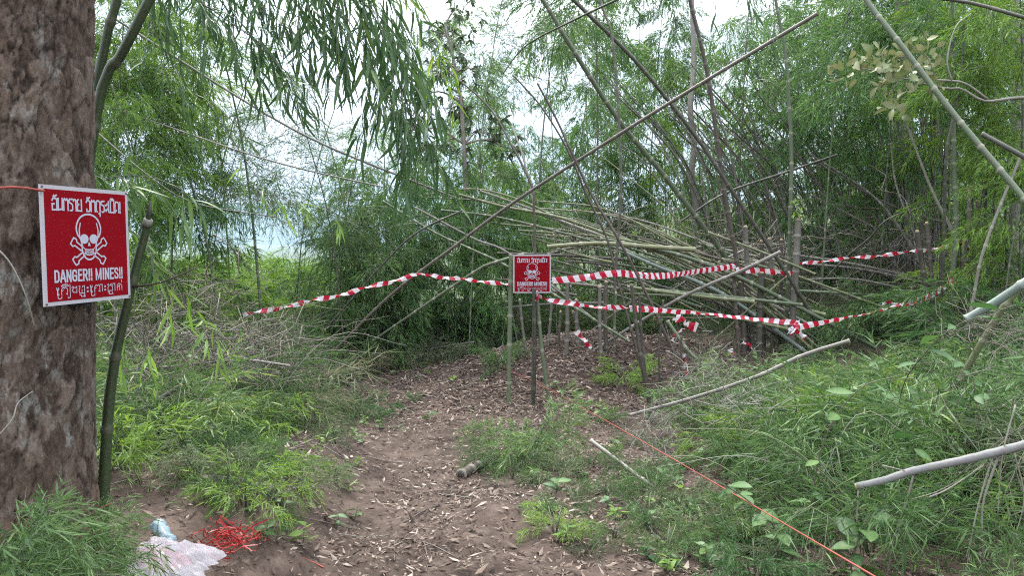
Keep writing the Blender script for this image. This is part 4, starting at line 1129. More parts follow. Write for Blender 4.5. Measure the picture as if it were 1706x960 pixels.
# bright bushes over the valley edge
for k in range(22):
    px = 150 + k * 19; d = 17 + (k * 7 % 5) * 1.6
    c = P(px, 478 + random.uniform(-12, 16), d)
    base = np.array((c[0], c[1], g1(c[0], c[1])))
    r_ = empty('valley_bush', base, 'bright green bush on the valley edge below the blue hills', 'bush', 'bushes on the valley edge')
    f = link('foliage', fmesh('tfine', TUFT_FINE, k % 4, 'leaf_bright'), r_, c - base + np.array((0, 0, -.6))); f.scale = (2.0, 2.0, 1.7); f.rotation_euler.z = k * 1.3; tag(f, kind='stuff')
    tube(MB(), [(0, 0, 0), c - base], [.05, .02], 6).build('stem', M['twig'], r_)

# ------------------------------------------------------------------ dense grey stems of the thicket
G_ST = 'thin grey stems of the thicket'
for k in range(64):
    bx = random.uniform(1180, 1530); by = random.uniform(415, 450); d = random.uniform(11.5, 15)
    dx = -random.uniform(60, 230); dy = -random.uniform(190, 330)
    a = P(bx, by, d); a[2] = min(a[2], g1(a[0], a[1])) - .05
    m_ = P(bx + dx * .45, by + dy * .55, d); t_ = P(bx + dx, by + dy, d)
    w = random.uniform(2.5, 5.5) * d / FPX / 2
    o = culm(MB(), [a, m_, t_], w, w * .55, .35, 5).build('slender_bamboo', M[random.choice(('pole_grey', 'pole_grey', 'pole_green', 'pole_brown'))])
    tag(o, 'thin grey bamboo stem leaning left in the dense thicket', 'bamboo', G_ST)
for k in range(34):
    bx = random.uniform(1478, 1590); d = random.uniform(10.5, 12.5)
    a = P(bx, 440, d); a[2] = min(a[2], g1(a[0], a[1])) - .05
    t_ = P(bx + random.uniform(-38, 22), random.uniform(120, 230), d)
    w = random.uniform(3, 6.5) * d / FPX / 2
    o = culm(MB(), [a, (a + t_) / 2 + np.array((random.uniform(-.08, .08), 0, 0)), t_], w, w * .6, .33, 6).build('slender_bamboo', M[random.choice(('pole_grey', 'pole_grey', 'pole_pale', 'pole_brown'))])
    tag(o, 'thin upright grey stem packed in the right thicket', 'bamboo', 'upright stems of the right thicket')

# ------------------------------------------------------------------ other trees
M['bark_grey'] = culm_mat('bark_grey', (.15, .135, .115), (.20, .18, .155), scale=9, dirtf=.6)
M['bark_dark'] = culm_mat('bark_dark', (.055, .042, .036), (.075, .058, .05), scale=12, dirt=(.13, .11, .095), dirtf=.5)
M['bark_pink'] = culm_mat('bark_pink', (.22, .18, .165), (.26, .22, .20), scale=9, dirtf=.4)


def rough_trunk(root, pts, r0, r1, mat, name='trunk', sides=14):
    n = 60; p = spline(pts, n); mb = MB()
    rad = np.linspace(r0, r1, n) * (1 + .12 * (fbm(np.linspace(0, 14, n), np.zeros(n), int(r0 * 1e4)) - .5))
    tube(mb, p, rad, sides, .4)
    v = mb.v[0]; v += (fbm(v[:, 0] * 40, v[:, 2] * 22, 5, 3)[:, None] - .45) * r0 * .35 * unit(v - np.repeat(np.vstack((p, p[:1] * 0))[:1], len(v), 0)) * np.array((1, 1, 0))
    return mb.build(name, mat, root)


def tree_at(name, pts, r0, r1, mat, label, nleaf, boxes, leaf=(.14, .045), lmat='leaf_tree', group=None):
    a = P(*pts[0]); base = np.array((a[0], a[1], min(a[2], g1(a[0], a[1])) - .1))
    root = empty(name, base, label, 'tree', group)
    pp = [base * 0] + [P(*q) - base for q in pts]
    rough_trunk(root, pp, r0, r1, mat)
    mb = MB(); tw = MB(); top = pp[-1]
    for (cx, cy, d, rx, ry, n) in boxes:
        c = P(cx, cy, d) - base; sx, sy = rx * d / FPX, ry * d / FPX
        nc = max(1, n // 9)
        j = pp[min(len(pp) - 1, 1 + int(np.argmin([np.linalg.norm(c - q) for q in pp[1:]])))]
        tube(tw, spline([j, (j + c) / 2 + np.array((0, 0, .12)), c], 8), np.linspace(.022, .006, 8), 5, .3)
        cl = c + RNG.normal(0, .55, (nc, 3)) * np.array((sx, sx * .8, sy))
        for q in cl:
            tube(tw, [c, (c + q) / 2 + np.array((0, 0, .04)), q], [.007, .004, .002], 3, .3, None, 0, False)
            k = 9; dd = RNG.normal(0, 1, (k, 3)) + np.array((0, 0, -.4))
            leaf_blades(mb, np.repeat(q[None], k, 0), dd, leaf[0] * RNG.uniform(.7, 1.2, k), leaf[1], .25, None, True)
    if boxes:
        tag(mb.build('crown', M[lmat], root, False), kind='stuff'); tw.build('branches', mat, root)
    return root


tree_at('small_tree', [(777, 470, 12), (776, 330, 12), (773, 240, 12), (768, 170, 12), (760, 120, 12), (742, 40, 12)], .055, .02, M['bark_pink'],
        'slender pinkish grey tree with small dark leaves against the sky', 0,
        [(745, 60, 12, 40, 35, 150), (720, 110, 12, 45, 35, 190), (700, 160, 11.9, 40, 40, 190), (750, 180, 12.1, 40, 40, 150), (690, 215, 11.9, 36, 30, 130), (735, 245, 12, 40, 30, 130), (800, 130, 12.1, 30, 40, 80), (815, 225, 12.1, 40, 30, 120), (770, 20, 12, 40, 30, 90), (850, 250, 12, 30, 20, 60)])
tree_at('crooked_tree', [(1162, 430, 14), (1160, 350, 14), (1152, 290, 14), (1157, 240, 14), (1150, 180, 14), (1156, 100, 14.2), (1150, -60, 14.5)], .075, .04, M['bark_grey'], 'crooked grey trunk standing among the background bamboo', 0,
        [(1150, -60, 14.5, 80, 50, 200)], lmat='leaf_broad')
tree_at('dark_tree', [(1512, 440, 13), (1508, 330, 13), (1504, 230, 13), (1506, 120, 13), (1500, -40, 13.2)], .16, .10, M['bark_dark'], 'dark reddish trunk standing behind the right clump', 0, [(1500, -60, 13.2, 120, 60, 260)], lmat='leaf_broad')
tree_at('dark_tree', [(1562, 440, 13.5), (1561, 330, 13.5), (1560, 220, 13.5), (1556, 100, 13.5), (1552, -40, 13.6)], .12, .08, M['bark_dark'], 'thinner dark trunk just right of the dark reddish one', 0, [(1552, -60, 13.6, 100, 60, 200)], lmat='leaf_broad')
tree_at('pale_tree', [(1690, 420, 11), (1693, 250, 11), (1698, 120, 11), (1694, 20, 11), (1690, -60, 11)], .09, .06, M['bark_grey'], 'pale barked trunk half hidden at the top right edge', 0, [(1690, -80, 11, 100, 50, 160)], lmat='leaf_broad')

# ------------------------------------------------------------------ single leaves (near things)
def leaf_mesh(kind, k):
    rg = np.random.default_rng(900 + k); n = 7
    t = np.linspace(0, 1, n)
    if kind == 'bamboo':
        w = np.array((.25, .86, 1, .92, .72, .40, .0)) * .105
    else:
        w = np.array((.06, .62, .96, 1, .82, .46, .0)) * (.42 + .08 * (k % 3))
    dr = rg.uniform(.05, .38); roll_ = rg.uniform(-.5, .5)
    c = np.stack((t, .05 * np.sin(t * 3 + k), -dr * t * t), 1)
    off = np.stack((t * 0, np.cos(roll_ * t) , np.sin(roll_ * t)), 1)
    fold = .16 if kind == 'bamboo' else .12
    l_ = c + off * w[:, None] / 2 + np.array((0, 0, 1)) * (w * fold)[:, None]
    r_ = c - off * w[:, None] / 2 + np.array((0, 0, 1)) * (w * fold)[:, None]
    v = np.concatenate((l_, c, r_)); i = np.arange(n - 1)
    q = np.concatenate((np.stack((i, i + n, i + n + 1, i + 1), 1), np.stack((i + n, i + 2 * n, i + 2 * n + 1, i + n + 1), 1)))
    return MB().add(v, None, q, rg.random(), np.concatenate((t * 0, t * 0 + 1, t * 0)))


LEAFM = {}


def leaf_obj(parent, base, d, length, kind, mat, up=None, name='leaf'):
    k = random.randrange(6)
    key = (kind, k, mat)
    if key not in LEAFM:
        LEAFM[key] = leaf_mesh(kind, k).mesh('leaf', M[mat])
    d = unit(d); u = unit(np.array((0, 0, 1.0)) + RNG.normal(0, .35, 3)) if up is None else up
    s = unit(np.cross(u, d)); u = np.cross(d, s)
    o = link(name, LEAFM[key], parent)
    o.matrix_local = Matrix(((d[0], s[0], u[0], base[0]), (d[1], s[1], u[1], base[1]), (d[2], s[2], u[2], base[2]), (0, 0, 0, 1))) @ Matrix.Scale(float(length), 4)
    return o


def hanging(pts, label, twigs=14, per=7, ll=.20, mat='leaf_hang', tw=.34, r=.006, group='near hanging bamboo branches', extra=1, ext=1.0):
    p = [P(*q) for q in pts]
    p.insert(0, p[0] + unit(p[0] - p[1] + np.array((0, 0, .25))) * ext)
    base = p[0]; pp = spline([q - base for q in p], 40)
    root = empty('hanging_branch', base, label, 'bamboo branch', group)
    tube(MB(), pp, np.linspace(r, r * .3, 40), 7, .3).build('stem', M['pole_dark'], root)
    tb = MB(); n0 = 0; rest = MB()
    for k in range(twigs):
        u = .30 + .70 * (k + random.random()) / twigs if k < twigs - 1 else 1.0
        i = min(38, int(u * 39)); o = pp[i]; tg = unit(pp[i + 1] - pp[i])
        a = random.uniform(0, 6.28); side = unit(np.cross(tg, (0, 0, 1.0)) + 1e-3); uv = np.cross(side, tg)
        d = unit(tg * .7 + side * math.cos(a) * .9 + uv * math.sin(a) * .5 + np.array((0, 0, -.25)))
        s = np.linspace(0, 1, 7); l_ = tw * random.uniform(.5, 1.15)
        t_ = o + d * (l_ * s)[:, None] + np.array((0, 0, -1.0)) * (.55 * l_ * s * s)[:, None]
        tube(tb, t_, np.linspace(.0022, .0009, 7), 4, .3)
        for q in range(per):
            v = .35 + .65 * (q + random.random() * .6) / per
            b = np.array([np.interp(v, s, t_[:, c]) for c in range(3)])
            ld = unit(d * .75 + RNG.normal(0, .52, 3) + np.array((0, 0, -.72)))
            if n0 < 280:
                leaf_obj(root, b, ld, ll * random.uniform(.55, 1.02), 'bamboo', mat); n0 += 1
    tb.build('twigs', M['twig_green'], root)
    return root


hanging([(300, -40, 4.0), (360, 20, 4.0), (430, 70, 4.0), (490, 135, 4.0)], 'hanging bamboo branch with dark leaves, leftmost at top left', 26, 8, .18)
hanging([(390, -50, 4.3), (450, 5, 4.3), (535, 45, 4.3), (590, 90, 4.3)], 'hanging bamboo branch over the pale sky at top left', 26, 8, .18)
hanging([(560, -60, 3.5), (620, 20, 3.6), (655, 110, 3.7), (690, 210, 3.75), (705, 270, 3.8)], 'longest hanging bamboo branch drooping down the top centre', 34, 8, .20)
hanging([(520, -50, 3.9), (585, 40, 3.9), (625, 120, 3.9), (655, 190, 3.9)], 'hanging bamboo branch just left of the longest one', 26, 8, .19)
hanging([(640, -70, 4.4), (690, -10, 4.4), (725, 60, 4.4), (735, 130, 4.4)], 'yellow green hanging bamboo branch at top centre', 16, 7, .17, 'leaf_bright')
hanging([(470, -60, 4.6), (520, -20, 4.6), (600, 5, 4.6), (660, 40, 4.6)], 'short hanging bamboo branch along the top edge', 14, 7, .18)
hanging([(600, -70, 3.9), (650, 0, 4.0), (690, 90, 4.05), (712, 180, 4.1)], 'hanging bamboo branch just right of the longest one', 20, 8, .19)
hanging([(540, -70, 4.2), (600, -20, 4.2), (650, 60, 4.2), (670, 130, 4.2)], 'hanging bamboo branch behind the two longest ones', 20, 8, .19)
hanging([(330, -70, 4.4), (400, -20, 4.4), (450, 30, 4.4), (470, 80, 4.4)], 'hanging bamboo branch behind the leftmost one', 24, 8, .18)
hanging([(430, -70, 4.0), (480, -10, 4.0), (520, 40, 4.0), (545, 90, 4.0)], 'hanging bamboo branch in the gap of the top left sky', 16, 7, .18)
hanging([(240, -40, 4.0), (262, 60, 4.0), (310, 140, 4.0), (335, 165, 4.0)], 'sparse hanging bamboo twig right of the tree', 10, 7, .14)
hanging([(150, 285, 3.1), (215, 292, 3.1), (268, 300, 3.1), (312, 328, 3.1)], 'bright broad bamboo leaves just right of the near sign', 11, 6, .17, 'leaf_under', .2, .004, ext=.5)
hanging([(150, 330, 3.3), (225, 390, 3.3), (265, 440, 3.3), (300, 470, 3.3)], 'lower bamboo leaf spray beside the cut bamboo', 9, 6, .16, 'leaf_bright', .2, .004, ext=.5)
hanging([(440, 310, 6.0), (490, 335, 6.0), (540, 345, 6.0), (565, 362, 6.0)], 'bright leaf spray in front of the dark drooping bamboo', 6, 5, .20, 'leaf_bright', .2, .004, ext=.8)
hanging([(240, 560, 3.9), (275, 540, 3.9), (330, 520, 3.9), (365, 545, 3.9)], 'bright bamboo leaf spray in the left brush', 8, 6, .17, 'leaf_bright', .22, .004, ext=.4)
hanging([(1215, -50, 5.0), (1245, -25, 5.0), (1275, -8, 5.0)], 'dark leaf tips at the top edge right of centre', 5, 5, .18)

# branch with drying broad leaves
root = empty('dry_leaved_branch', P(1760, 160, 8.0), 'pale crooked branch with drying olive leaves at upper right', 'branch')
b0 = np.array(root.location)
for pts, r0, r1 in (([(1760, 160, 8), (1690, 163, 8), (1640, 168, 8), (1602, 148, 8), (1575, 147, 8), (1530, 136, 8), (1518, 118, 8), (1516, 100, 8)], .022, .007), ([(1645, 165, 8), (1610, 140, 7.95), (1580, 134, 7.9), (1510, 131, 7.9), (1478, 122, 7.9), (1430, 112, 7.9)], .014, .006),
                    ([(1585, 134, 7.9), (1578, 100, 7.9), (1592, 45, 7.9), (1618, 22, 7.9)], .010, .005), ([(1560, 133, 7.9), (1545, 95, 7.9), (1520, 75, 7.9)], .008, .003), ([(1500, 131, 7.9), (1480, 160, 7.9), (1475, 185, 7.9)], .007, .003), ([(1478, 122, 7.9), (1470, 90, 7.9), (1480, 75, 7.9)], .006, .003)):
    tube(MB(), spline([P(*q) - b0 for q in pts], 24), np.linspace(r0, r1, 24), 7, .7).build('stem', M['pole_pale'], root)
M['leaf_olive'] = leaf_mat('leaf_olive', ((0, (.07, .10, .04)), (.4, (.13, .155, .065)), (.75, (.20, .20, .10)), (1, (.24, .27, .20))), .2, .5)
for (cx, cy, rx, ry, n) in ((1420, 112, 26, 18, 22), (1470, 92, 30, 20, 26), (1500, 110, 34, 22, 30), (1530, 80, 30, 30, 26), (1480, 150, 24, 26, 22), (1490, 180, 16, 12, 8), (1555, 110, 26, 28, 18), (1560, 160, 18, 14, 8)):
    for k in range(n):
        b = P(cx + random.gauss(0, rx * .6), cy + random.gauss(0, ry * .6), 7.9 + random.uniform(-.25, .25)) - b0
        leaf_obj(root, b, RNG.normal(0, 1, 3) + np.array((0, 0, -.5)), random.uniform(.09, .16), 'broad', 'leaf_olive', unit(RNG.normal(0, 1, 3)))

# ------------------------------------------------------------------ undergrowth
def under(x, y, kind, mat, label, group, s=1.0, name='bamboo_tuft', z=0.0, cat='undergrowth', tall=1.0):
    src = {'near': TUFTS, 'thin': TUFT_THIN, 'fine': TUFT_FINE}[kind]
    root = empty(name, (x, y, g1(x, y) - .02), label, cat, group)
    f = link('foliage', fmesh('t' + kind, src, random.randrange(len(src)), mat), root, (0, 0, z))
    f.rotation_euler = (random.uniform(-.2, .2), random.uniform(-.2, .2), random.uniform(0, 6.28)); f.scale = (s, s, s * tall); tag(f, kind='stuff')
    mb = MB()
    for k in range(3):
        a = random.uniform(0, 6.28)
        tube(mb, [(0, 0, -.03), (math.cos(a) * .1 * s, math.sin(a) * .1 * s, .25 * s), (math.cos(a) * .28 * s, math.sin(a) * .28 * s, .5 * s)], [.006, .004, .002], 5)
    mb.build('stems', M['twig_green'], root)
    return root


def right_edge(y):
    return np.interp(y, (2.4, 3.4, 4.5, 6, 7, 8, 10), (2.1, 1.80, 1.72, 1.80, 2.05, 2.45, 3.3))


yy = 3.5
while yy < 7.2:
    xx = right_edge(yy) + random.uniform(.05, .25)
    while xx < yy * .78 + .6:
        r_ = random.random(); x, y = xx + random.uniform(-.15, .15), yy + random.uniform(-.15, .15)
        far = y > 5.2
        if r_ < .20: under(x, y, 'thin', 'leaf_under', 'fine blue green bamboo tuft of right undergrowth, ' + near_where(x, y, 'right'), 'fine tufts right', random.uniform(.85, 1.25))
        elif r_ < .40: under(x, y, 'near', 'leaf_bright', 'yellow green bamboo tuft of right undergrowth, ' + near_where(x, y, 'right'), 'yellow green tufts right', random.uniform(.65, .9))
        elif r_ < .54: under(x, y, 'thin', 'leaf_dry', 'greyish withering bamboo tuft of right undergrowth, ' + near_where(x, y, 'right'), 'withering tufts right', random.uniform(.8, 1.15))
        else: under(x, y, 'near', random.choice(('leaf_under', 'leaf_under', 'leaf_dark')), 'leafy green bamboo tuft of right undergrowth, ' + near_where(x, y, 'right'), 'leafy tufts right', random.uniform(.75, 1.25))
        xx += random.uniform(.36, .56) * (1.15 if far else 1)
    yy += .42


def left_edge(y):
    return np.interp(y, (2.6, 3.6, 5, 6.5, 8.5, 10), (-2.2, -1.95, -1.95, -2.25, -2.75, -3.2))


yy = 3.7
while yy < 11:
    xx = left_edge(yy) - random.uniform(.05, .2)
    while xx > -yy * .60 - .3:
        x, y = xx + random.uniform(-.15, .15), yy + random.uniform(-.15, .15); r_ = random.random()
        up_ = float(np.interp(y, (3.5, 5, 7), (.85, 1.15, 1.55)))
        if math.hypot(x - TC[0], y - TC[1]) > .5:
            if r_ < .18: under(x, y, 'thin', 'leaf_dry', 'pale withering bamboo tops heaped of left brush, ' + near_where(x, y, 'left'), 'withering tops left', random.uniform(.85, 1.15) * up_)
            elif r_ < .48: under(x, y, 'near', 'leaf_bright', 'fresh light green bamboo tuft of left brush, ' + near_where(x, y, 'left'), 'light tufts left', random.uniform(.6, .85) * up_)
            elif r_ < .70: under(x, y, 'thin', 'leaf_under', 'fine leaved green tuft of left brush, ' + near_where(x, y, 'left'), 'fine tufts left', random.uniform(.8, 1.1) * up_)
            else: under(x, y, 'near', 'leaf_under', 'leafy green bamboo tuft of left brush, ' + near_where(x, y, 'left'), 'leafy tufts left', random.uniform(.65, .9) * up_)
        xx -= random.uniform(.40, .62)
    yy += .46
# the heap of feathery tops beyond the path and under the drooping bamboo
for k in range(46):
    px = random.uniform(400, 860); d = random.uniform(10.8, 12.8) if px < 760 else random.uniform(11.6, 13)
    c = P(px, 560, d)
    under(c[0], c[1], random.choice(('thin', 'fine')), random.choice(('leaf_dry', 'leaf_under', 'leaf_dark')), 'feathery cut bamboo tops lying beyond the path', 'feathery tops beyond the path', random.uniform(.9, 1.2))
for (px, d, s) in ((540, 9.3, .7), (580, 9.8, .7), (620, 10.0, .65), (660, 10.1, .7), (700, 10.2, .6), (740, 10.3, .6), (790, 10.5, .55), (500, 9.0, .8), (600, 10.4, .8), (680, 10.6, .8), (760, 10.8, .7), (560, 10.2, .9)):
    c = P(px, 600, d); under(c[0], c[1], 'thin', random.choice(('leaf_dry', 'leaf_dry', 'leaf_wither')), 'pale withered tops heaped at the foot of the drooping bamboo', 'withered tops under the drooping bamboo', s)
# behind the felled poles
for k in range(60):
    px = random.uniform(860, 1760); d = random.uniform(12.4, 15) if px < 1250 else random.uniform(11.4, 14.5)
    c = P(px, 430, d)
    under(c[0], c[1], random.choice(('thin', 'fine', 'thin')), random.choice(('leaf_dry', 'leaf_wither', 'leaf_back', 'leaf_under')), 'brushy growth filling the gap behind the felled poles, ' + where(px, 400), 'brush behind the felled poles', random.uniform(1.0, 1.5))
for (px, d, s, mt, kd) in ((1440, 9.6, .9, 'leaf_under', 'fine'), (1500, 9.8, .9, 'leaf_dark', 'fine'), (1400, 9.8, .8, 'leaf_under', 'fine'), (1690, 7.5, 1.2, 'leaf_under', 'fine'), (1650, 8.2, 1.2, 'leaf_under', 'fine'), (1730, 8.4, 1.5, 'leaf_back', 'fine'), (1350, 8.8, .6, 'leaf_under', 'near')):
    c = P(px, 480, d); under(c[0], c[1], kd, mt, 'soft green bamboo bush ' + ('right of' if px > 1600 else 'left of') + ' the right clump' + (', nearest the middle clump' if px < 1380 else ''), 'bushes by the right clump', s, 'bamboo_bush')
for (px, py, d, s) in ((395, 470, 11.5, 1.0), (430, 465, 12.5, 1.1), (465, 470, 12, 1.0), (360, 455, 12, 1.2), (500, 480, 11.5, .9), (320, 460, 11, 1.2), (270, 470, 10, 1.2), (215, 470, 9, 1.1), (180, 440, 9, 1.3)):
    c = P(px, py + 40, d); under(c[0], c[1], 'fine', 'leaf_bright', 'bright yellow green shrub ' + ('under the pale sky gap' if px > 340 else 'beside the cut bamboo'), 'bright shrubs left', s, 'shrub', max(0, c[2] - g1(c[0], c[1]) - .35), 'shrub')
# low growth closing in on the path from both sides
for x, y, sd_ in [(random.uniform(.80, 1.7), random.uniform(3.2, 6.0), 'right') for k in range(11)] + [(random.uniform(-2.0, -1.25), random.uniform(4.0, 8.0), 'left') for k in range(9)]:
    if x - .5 < -.35: x -= .08 * max(0, y - 5)
    under(x, y, random.choice(('near', 'near', 'fine')), random.choice(('leaf_under', 'leaf_dark', 'leaf_dry', 'leaf_broad')), 'low growth ' + sd_ + ' of the path, ' + near_where(x, y, sd_), 'low growth beside the path', random.uniform(.18, .42))
for (px, py, s) in ((850, 800, .34), (930, 800, .40), (985, 780, .36), (1010, 830, .34), (960, 850, .28), (1060, 800, .36), (1080, 870, .34), (900, 860, .24), (1020, 900, .26), (980, 930, .22), (1110, 930, .34), (1060, 745, .34), (560, 740, .34), (590, 690, .3), (500, 830, .36), (470, 880, .24), (380, 830, .4), (330, 800, .45)):
    p = G(px, py); under(p[0], p[1], random.choice(('near', 'thin', 'thin')), random.choice(('leaf_under', 'leaf_dark', 'leaf_dry')), 'low leafy sprig ' + ('left of the path, ' if px < 700 else 'right of the path, ') + ('near' if py > 840 else 'middle' if py > 770 else 'far'), 'low sprigs beside the path', s * .9, cat='plant')
# single tufts by the path
for (px, py, kd, mt, s, lab) in ((890, 765, 'near', 'leaf_under', .80, 'rounded green bamboo tuft in the middle beside the path'), (860, 780, 'thin', 'leaf_under', .62, 'fine leaved tuft on left of the rounded middle tuft'),
                                 (925, 895, 'near', 'leaf_bright', .30, 'small yellow green tuft low in the middle foreground'), (410, 850, 'near', 'leaf_bright', .42, 'yellow green tuft left of the path near the red twine'),
                                 (480, 800, 'near', 'leaf_bright', .34, 'light green tuft on the left path edge'), (1042, 640, 'fine', 'leaf_bright', .42, 'bright sprig climbing the brown stake'), (1020, 705, 'near', 'leaf_under', .25, 'little green sprout at the foot of the mound'),
                                 (555, 800, 'near', 'leaf_under', .22, 'tiny sprout on the left half of the path'), (1095, 810, 'near', 'leaf_under', .28, 'small sprout beside the pale log'), (1010, 690, 'near', 'leaf_bright', .2, 'tiny bright sprout beside the red cord'),
                                 (1150, 905, 'near', 'leaf_under', .30, 'small tuft near the lower end of red cord'), (690, 668, 'near', 'leaf_dark', .16, 'dark little sprout on the far path'), (840, 610, 'fine', 'leaf_under', .42, 'soft tuft at left foot of the mound'), (520, 720, 'thin', 'leaf_under', .40, 'wispy tuft overhanging the left path edge')):
    p = G(px, py); under(p[0], p[1], kd, mt, lab, None, s, cat='plant')
for (px, py, d, s) in ((40, 1000, 2.1, .52), (125, 1000, 2.25, .42), (0, 980, 2.3, .46), (-40, 1000, 2.0, .5), (165, 960, 2.6, .32)):
    p = P(px, py, d); under(p[0], p[1], 'near', 'leaf_under', 'long bladed grass clump at the foot of the thick tree', 'grass clumps by the tree', s, 'grass_clump', max(0, p[2] - g1(p[0], p[1])) * .5 + .05, 'grass')
for (px, py, d, s) in ((1690, 990, 2.75, .36), (1620, 1000, 2.8, .3), (1740, 950, 3.0, .4)):
    p = P(px, py, d); under(p[0], p[1], 'near', 'leaf_under', 'leafy bamboo clump in the bottom right corner', 'clumps in the bottom right corner', s)

c = P(1328, 352, 9.35); root = empty('stump_sprout', c, 'fresh green sprout on top of the mossy stump', 'plant')
for k in range(14):
    leaf_obj(root, np.array((random.gauss(0, .03), random.gauss(0, .03), random.uniform(-.08, .16))), RNG.normal(0, 1, 3) + np.array((0, 0, .4)), random.uniform(.05, .09), 'broad', 'leaf_bright')
tube(MB(), [(-.03, 0, -.12), (0, 0, .15)], [.004, .002], 5).build('stem', M['twig_green'], root)
# broadleaf saplings
def sapling(pts, leaves, label, ll=.12, mat='leaf_broad', r=.005):
    p = [P(*q) for q in pts]; a = p[0]
    base = np.array((a[0], a[1], g1(a[0], a[1]) - .02))
    root = empty('broadleaf_sapling', base, label, 'sapling', 'broadleaf saplings')
    pp = spline([base * 0] + [q - base for q in p], 40)
    tube(MB(), pp, np.linspace(r, r * .4, 40), 6, .2).build('stem', M['twig'], root)
    for k in range(leaves):
        u = .25 + .75 * (k + .5) / leaves; b = pp[int(u * 39)]
        az = k * 2.4 + random.uniform(-.4, .4)
        leaf_obj(root, b, np.array((math.cos(az), math.sin(az), random.uniform(-.45, .35))), ll * random.uniform(.5, 1.0), 'broad', mat)
    return root


for k in range(16):
    d = random.uniform(3.4, 6.0); x = random.uniform(1.55, .70 * d); u, v = pix(x, d, g1(x, d)); h = random.uniform(.35, .75)
    u2, v2 = pix(x + random.uniform(-.2, .2), d, g1(x, d) + h)
    sapling([(u, v, d), (u2, v2, d)], random.randint(7, 12), 'broadleaf seedling in the right undergrowth, ' + near_where(x, d, 'right'), random.uniform(.08, .14), random.choice(('leaf_broad', 'leaf_broad', 'leaf_under')), .004)
for k in range(9):
    d = random.uniform(4.2, 7.0); x = -random.uniform(.40 * d, .55 * d); u, v = pix(x, d, g1(x, d)); h = random.uniform(.4, .9)
    u2, v2 = pix(x + random.uniform(-.2, .2), d, g1(x, d) + h)
    sapling([(u, v, d), (u2, v2, d)], random.randint(7, 12), 'broadleaf seedling in the left brush, ' + near_where(x, d, 'left'), random.uniform(.09, .15), random.choice(('leaf_broad', 'leaf_bright')), .004)
sapling([(1345, 940, 3.6), (1350, 850, 3.55), (1375, 730, 3.5), (1430, 650, 3.45), (1500, 625, 3.4)], 12, 'tall broadleaf sapling with big glossy leaves in right undergrowth', .14)
sapling([(1300, 960, 3.3), (1290, 880, 3.3), (1240, 830, 3.3), (1190, 800, 3.3)], 12, 'low broadleaf sapling beside the red cord', .13)
sapling([(1500, 660, 4.6), (1540, 590, 4.4), (1590, 545, 4.3), (1640, 525, 4.2), (1720, 500, 4.1)], 11, 'dark leaved broadleaf branch at right under the bluish bamboo', .19)
sapling([(1560, 720, 4.2), (1580, 660, 4.2), (1590, 600, 4.2)], 9, 'dark broadleaf sapling right of centre in the undergrowth', .17)
sapling([(1420, 930, 3.2), (1440, 880, 3.2), (1460, 850, 3.2)], 12, 'cluster of long dark leaves under the grey cut branch', .19)
sapling([(1290, 930, 3.6), (1285, 890, 3.6), (1270, 860, 3.6)], 8, 'broadleaf seedling below the low sapling', .14)
for (px, py, n, ll, mat, lab) in ((925, 830, 8, .09, 'leaf_broad', 'small broadleaf weed under the rounded middle tuft'), (960, 800, 7, .07, 'leaf_under', 'pale small leaved weed right of the rounded tuft'), (885, 810, 7, .08, 'leaf_bright', 'yellowish weed at left below the rounded tuft'),
                                  (1000, 702, 6, .09, 'leaf_bright', 'lime green seedling beside the cord on the mound'), (1170, 770, 8, .07, 'leaf_broad', 'little weed next to the cord halfway'), (560, 880, 6, .06, 'leaf_broad', 'small weed on the left of the lower path'),
                                  (590, 870, 5, .06, 'leaf_broad', 'smaller weed right beside the left path weed'), (1130, 790, 7, .07, 'leaf_broad', 'weed growing over the pale log'), (940, 905, 7, .07, 'leaf_bright', 'lime weed in the lower middle foreground'), (1210, 900, 8, .08, 'leaf_broad', 'green weed left of the cord at bottom'), (920, 650, 6, .07, 'leaf_under', 'pale seedling on the mound'), (440, 900, 6, .06, 'leaf_under', 'weed between red twine and path'), (1075, 880, 6, .06, 'leaf_broad', 'weed in the litter of the lower middle'), (1010, 850, 6, .06, 'leaf_broad', 'small weed in litter below the rounded tuft'),
                                  (300, 720, 8, .10, 'leaf_broad', 'broad leaved weed in the left brush'), (240, 760, 8, .10, 'leaf_bright', 'light broad weed near the tree foot'), (530, 660, 6, .14, 'leaf_broad', 'dark broadleaf weed at the brush edge')):
    g_ = G(px, py); base = g_ - np.array((0, 0, .01))
    root = empty('weed', base, lab, 'weed')
    tube(MB(), spline([(0, 0, 0), (.01, 0, ll * .8), (.02, .01, ll * 1.6)], 8), np.linspace(.003, .0015, 8), 5).build('stem', M['twig_green'], root)
    for k in range(n):
        az = k * 2.4 + random.random()
        leaf_obj(root, np.array((.01, 0, ll * (.5 + 1.1 * k / n))), np.array((math.cos(az), math.sin(az), random.uniform(-.1, .6))), ll * random.uniform(.7, 1.2), 'broad', mat)
def scatter(n, fn, seed):
    rg = np.random.default_rng(seed); out = []
    while len(out) < n:
        y = rg.uniform(2.6, 12) ; x = rg.uniform(-2.8, 4.2)
        if rg.random() < fn(x, y): out.append((x, y))
    return np.array(out)


def weed_density(x, y):
    re_ = math.exp(-((x - 1.05) / .5) ** 2) * (y < 6.5); le_ = math.exp(-((x + 1.45) / .4) ** 2) * (y > 3.3)
    return .9 * re_ + .8 * le_ + .02


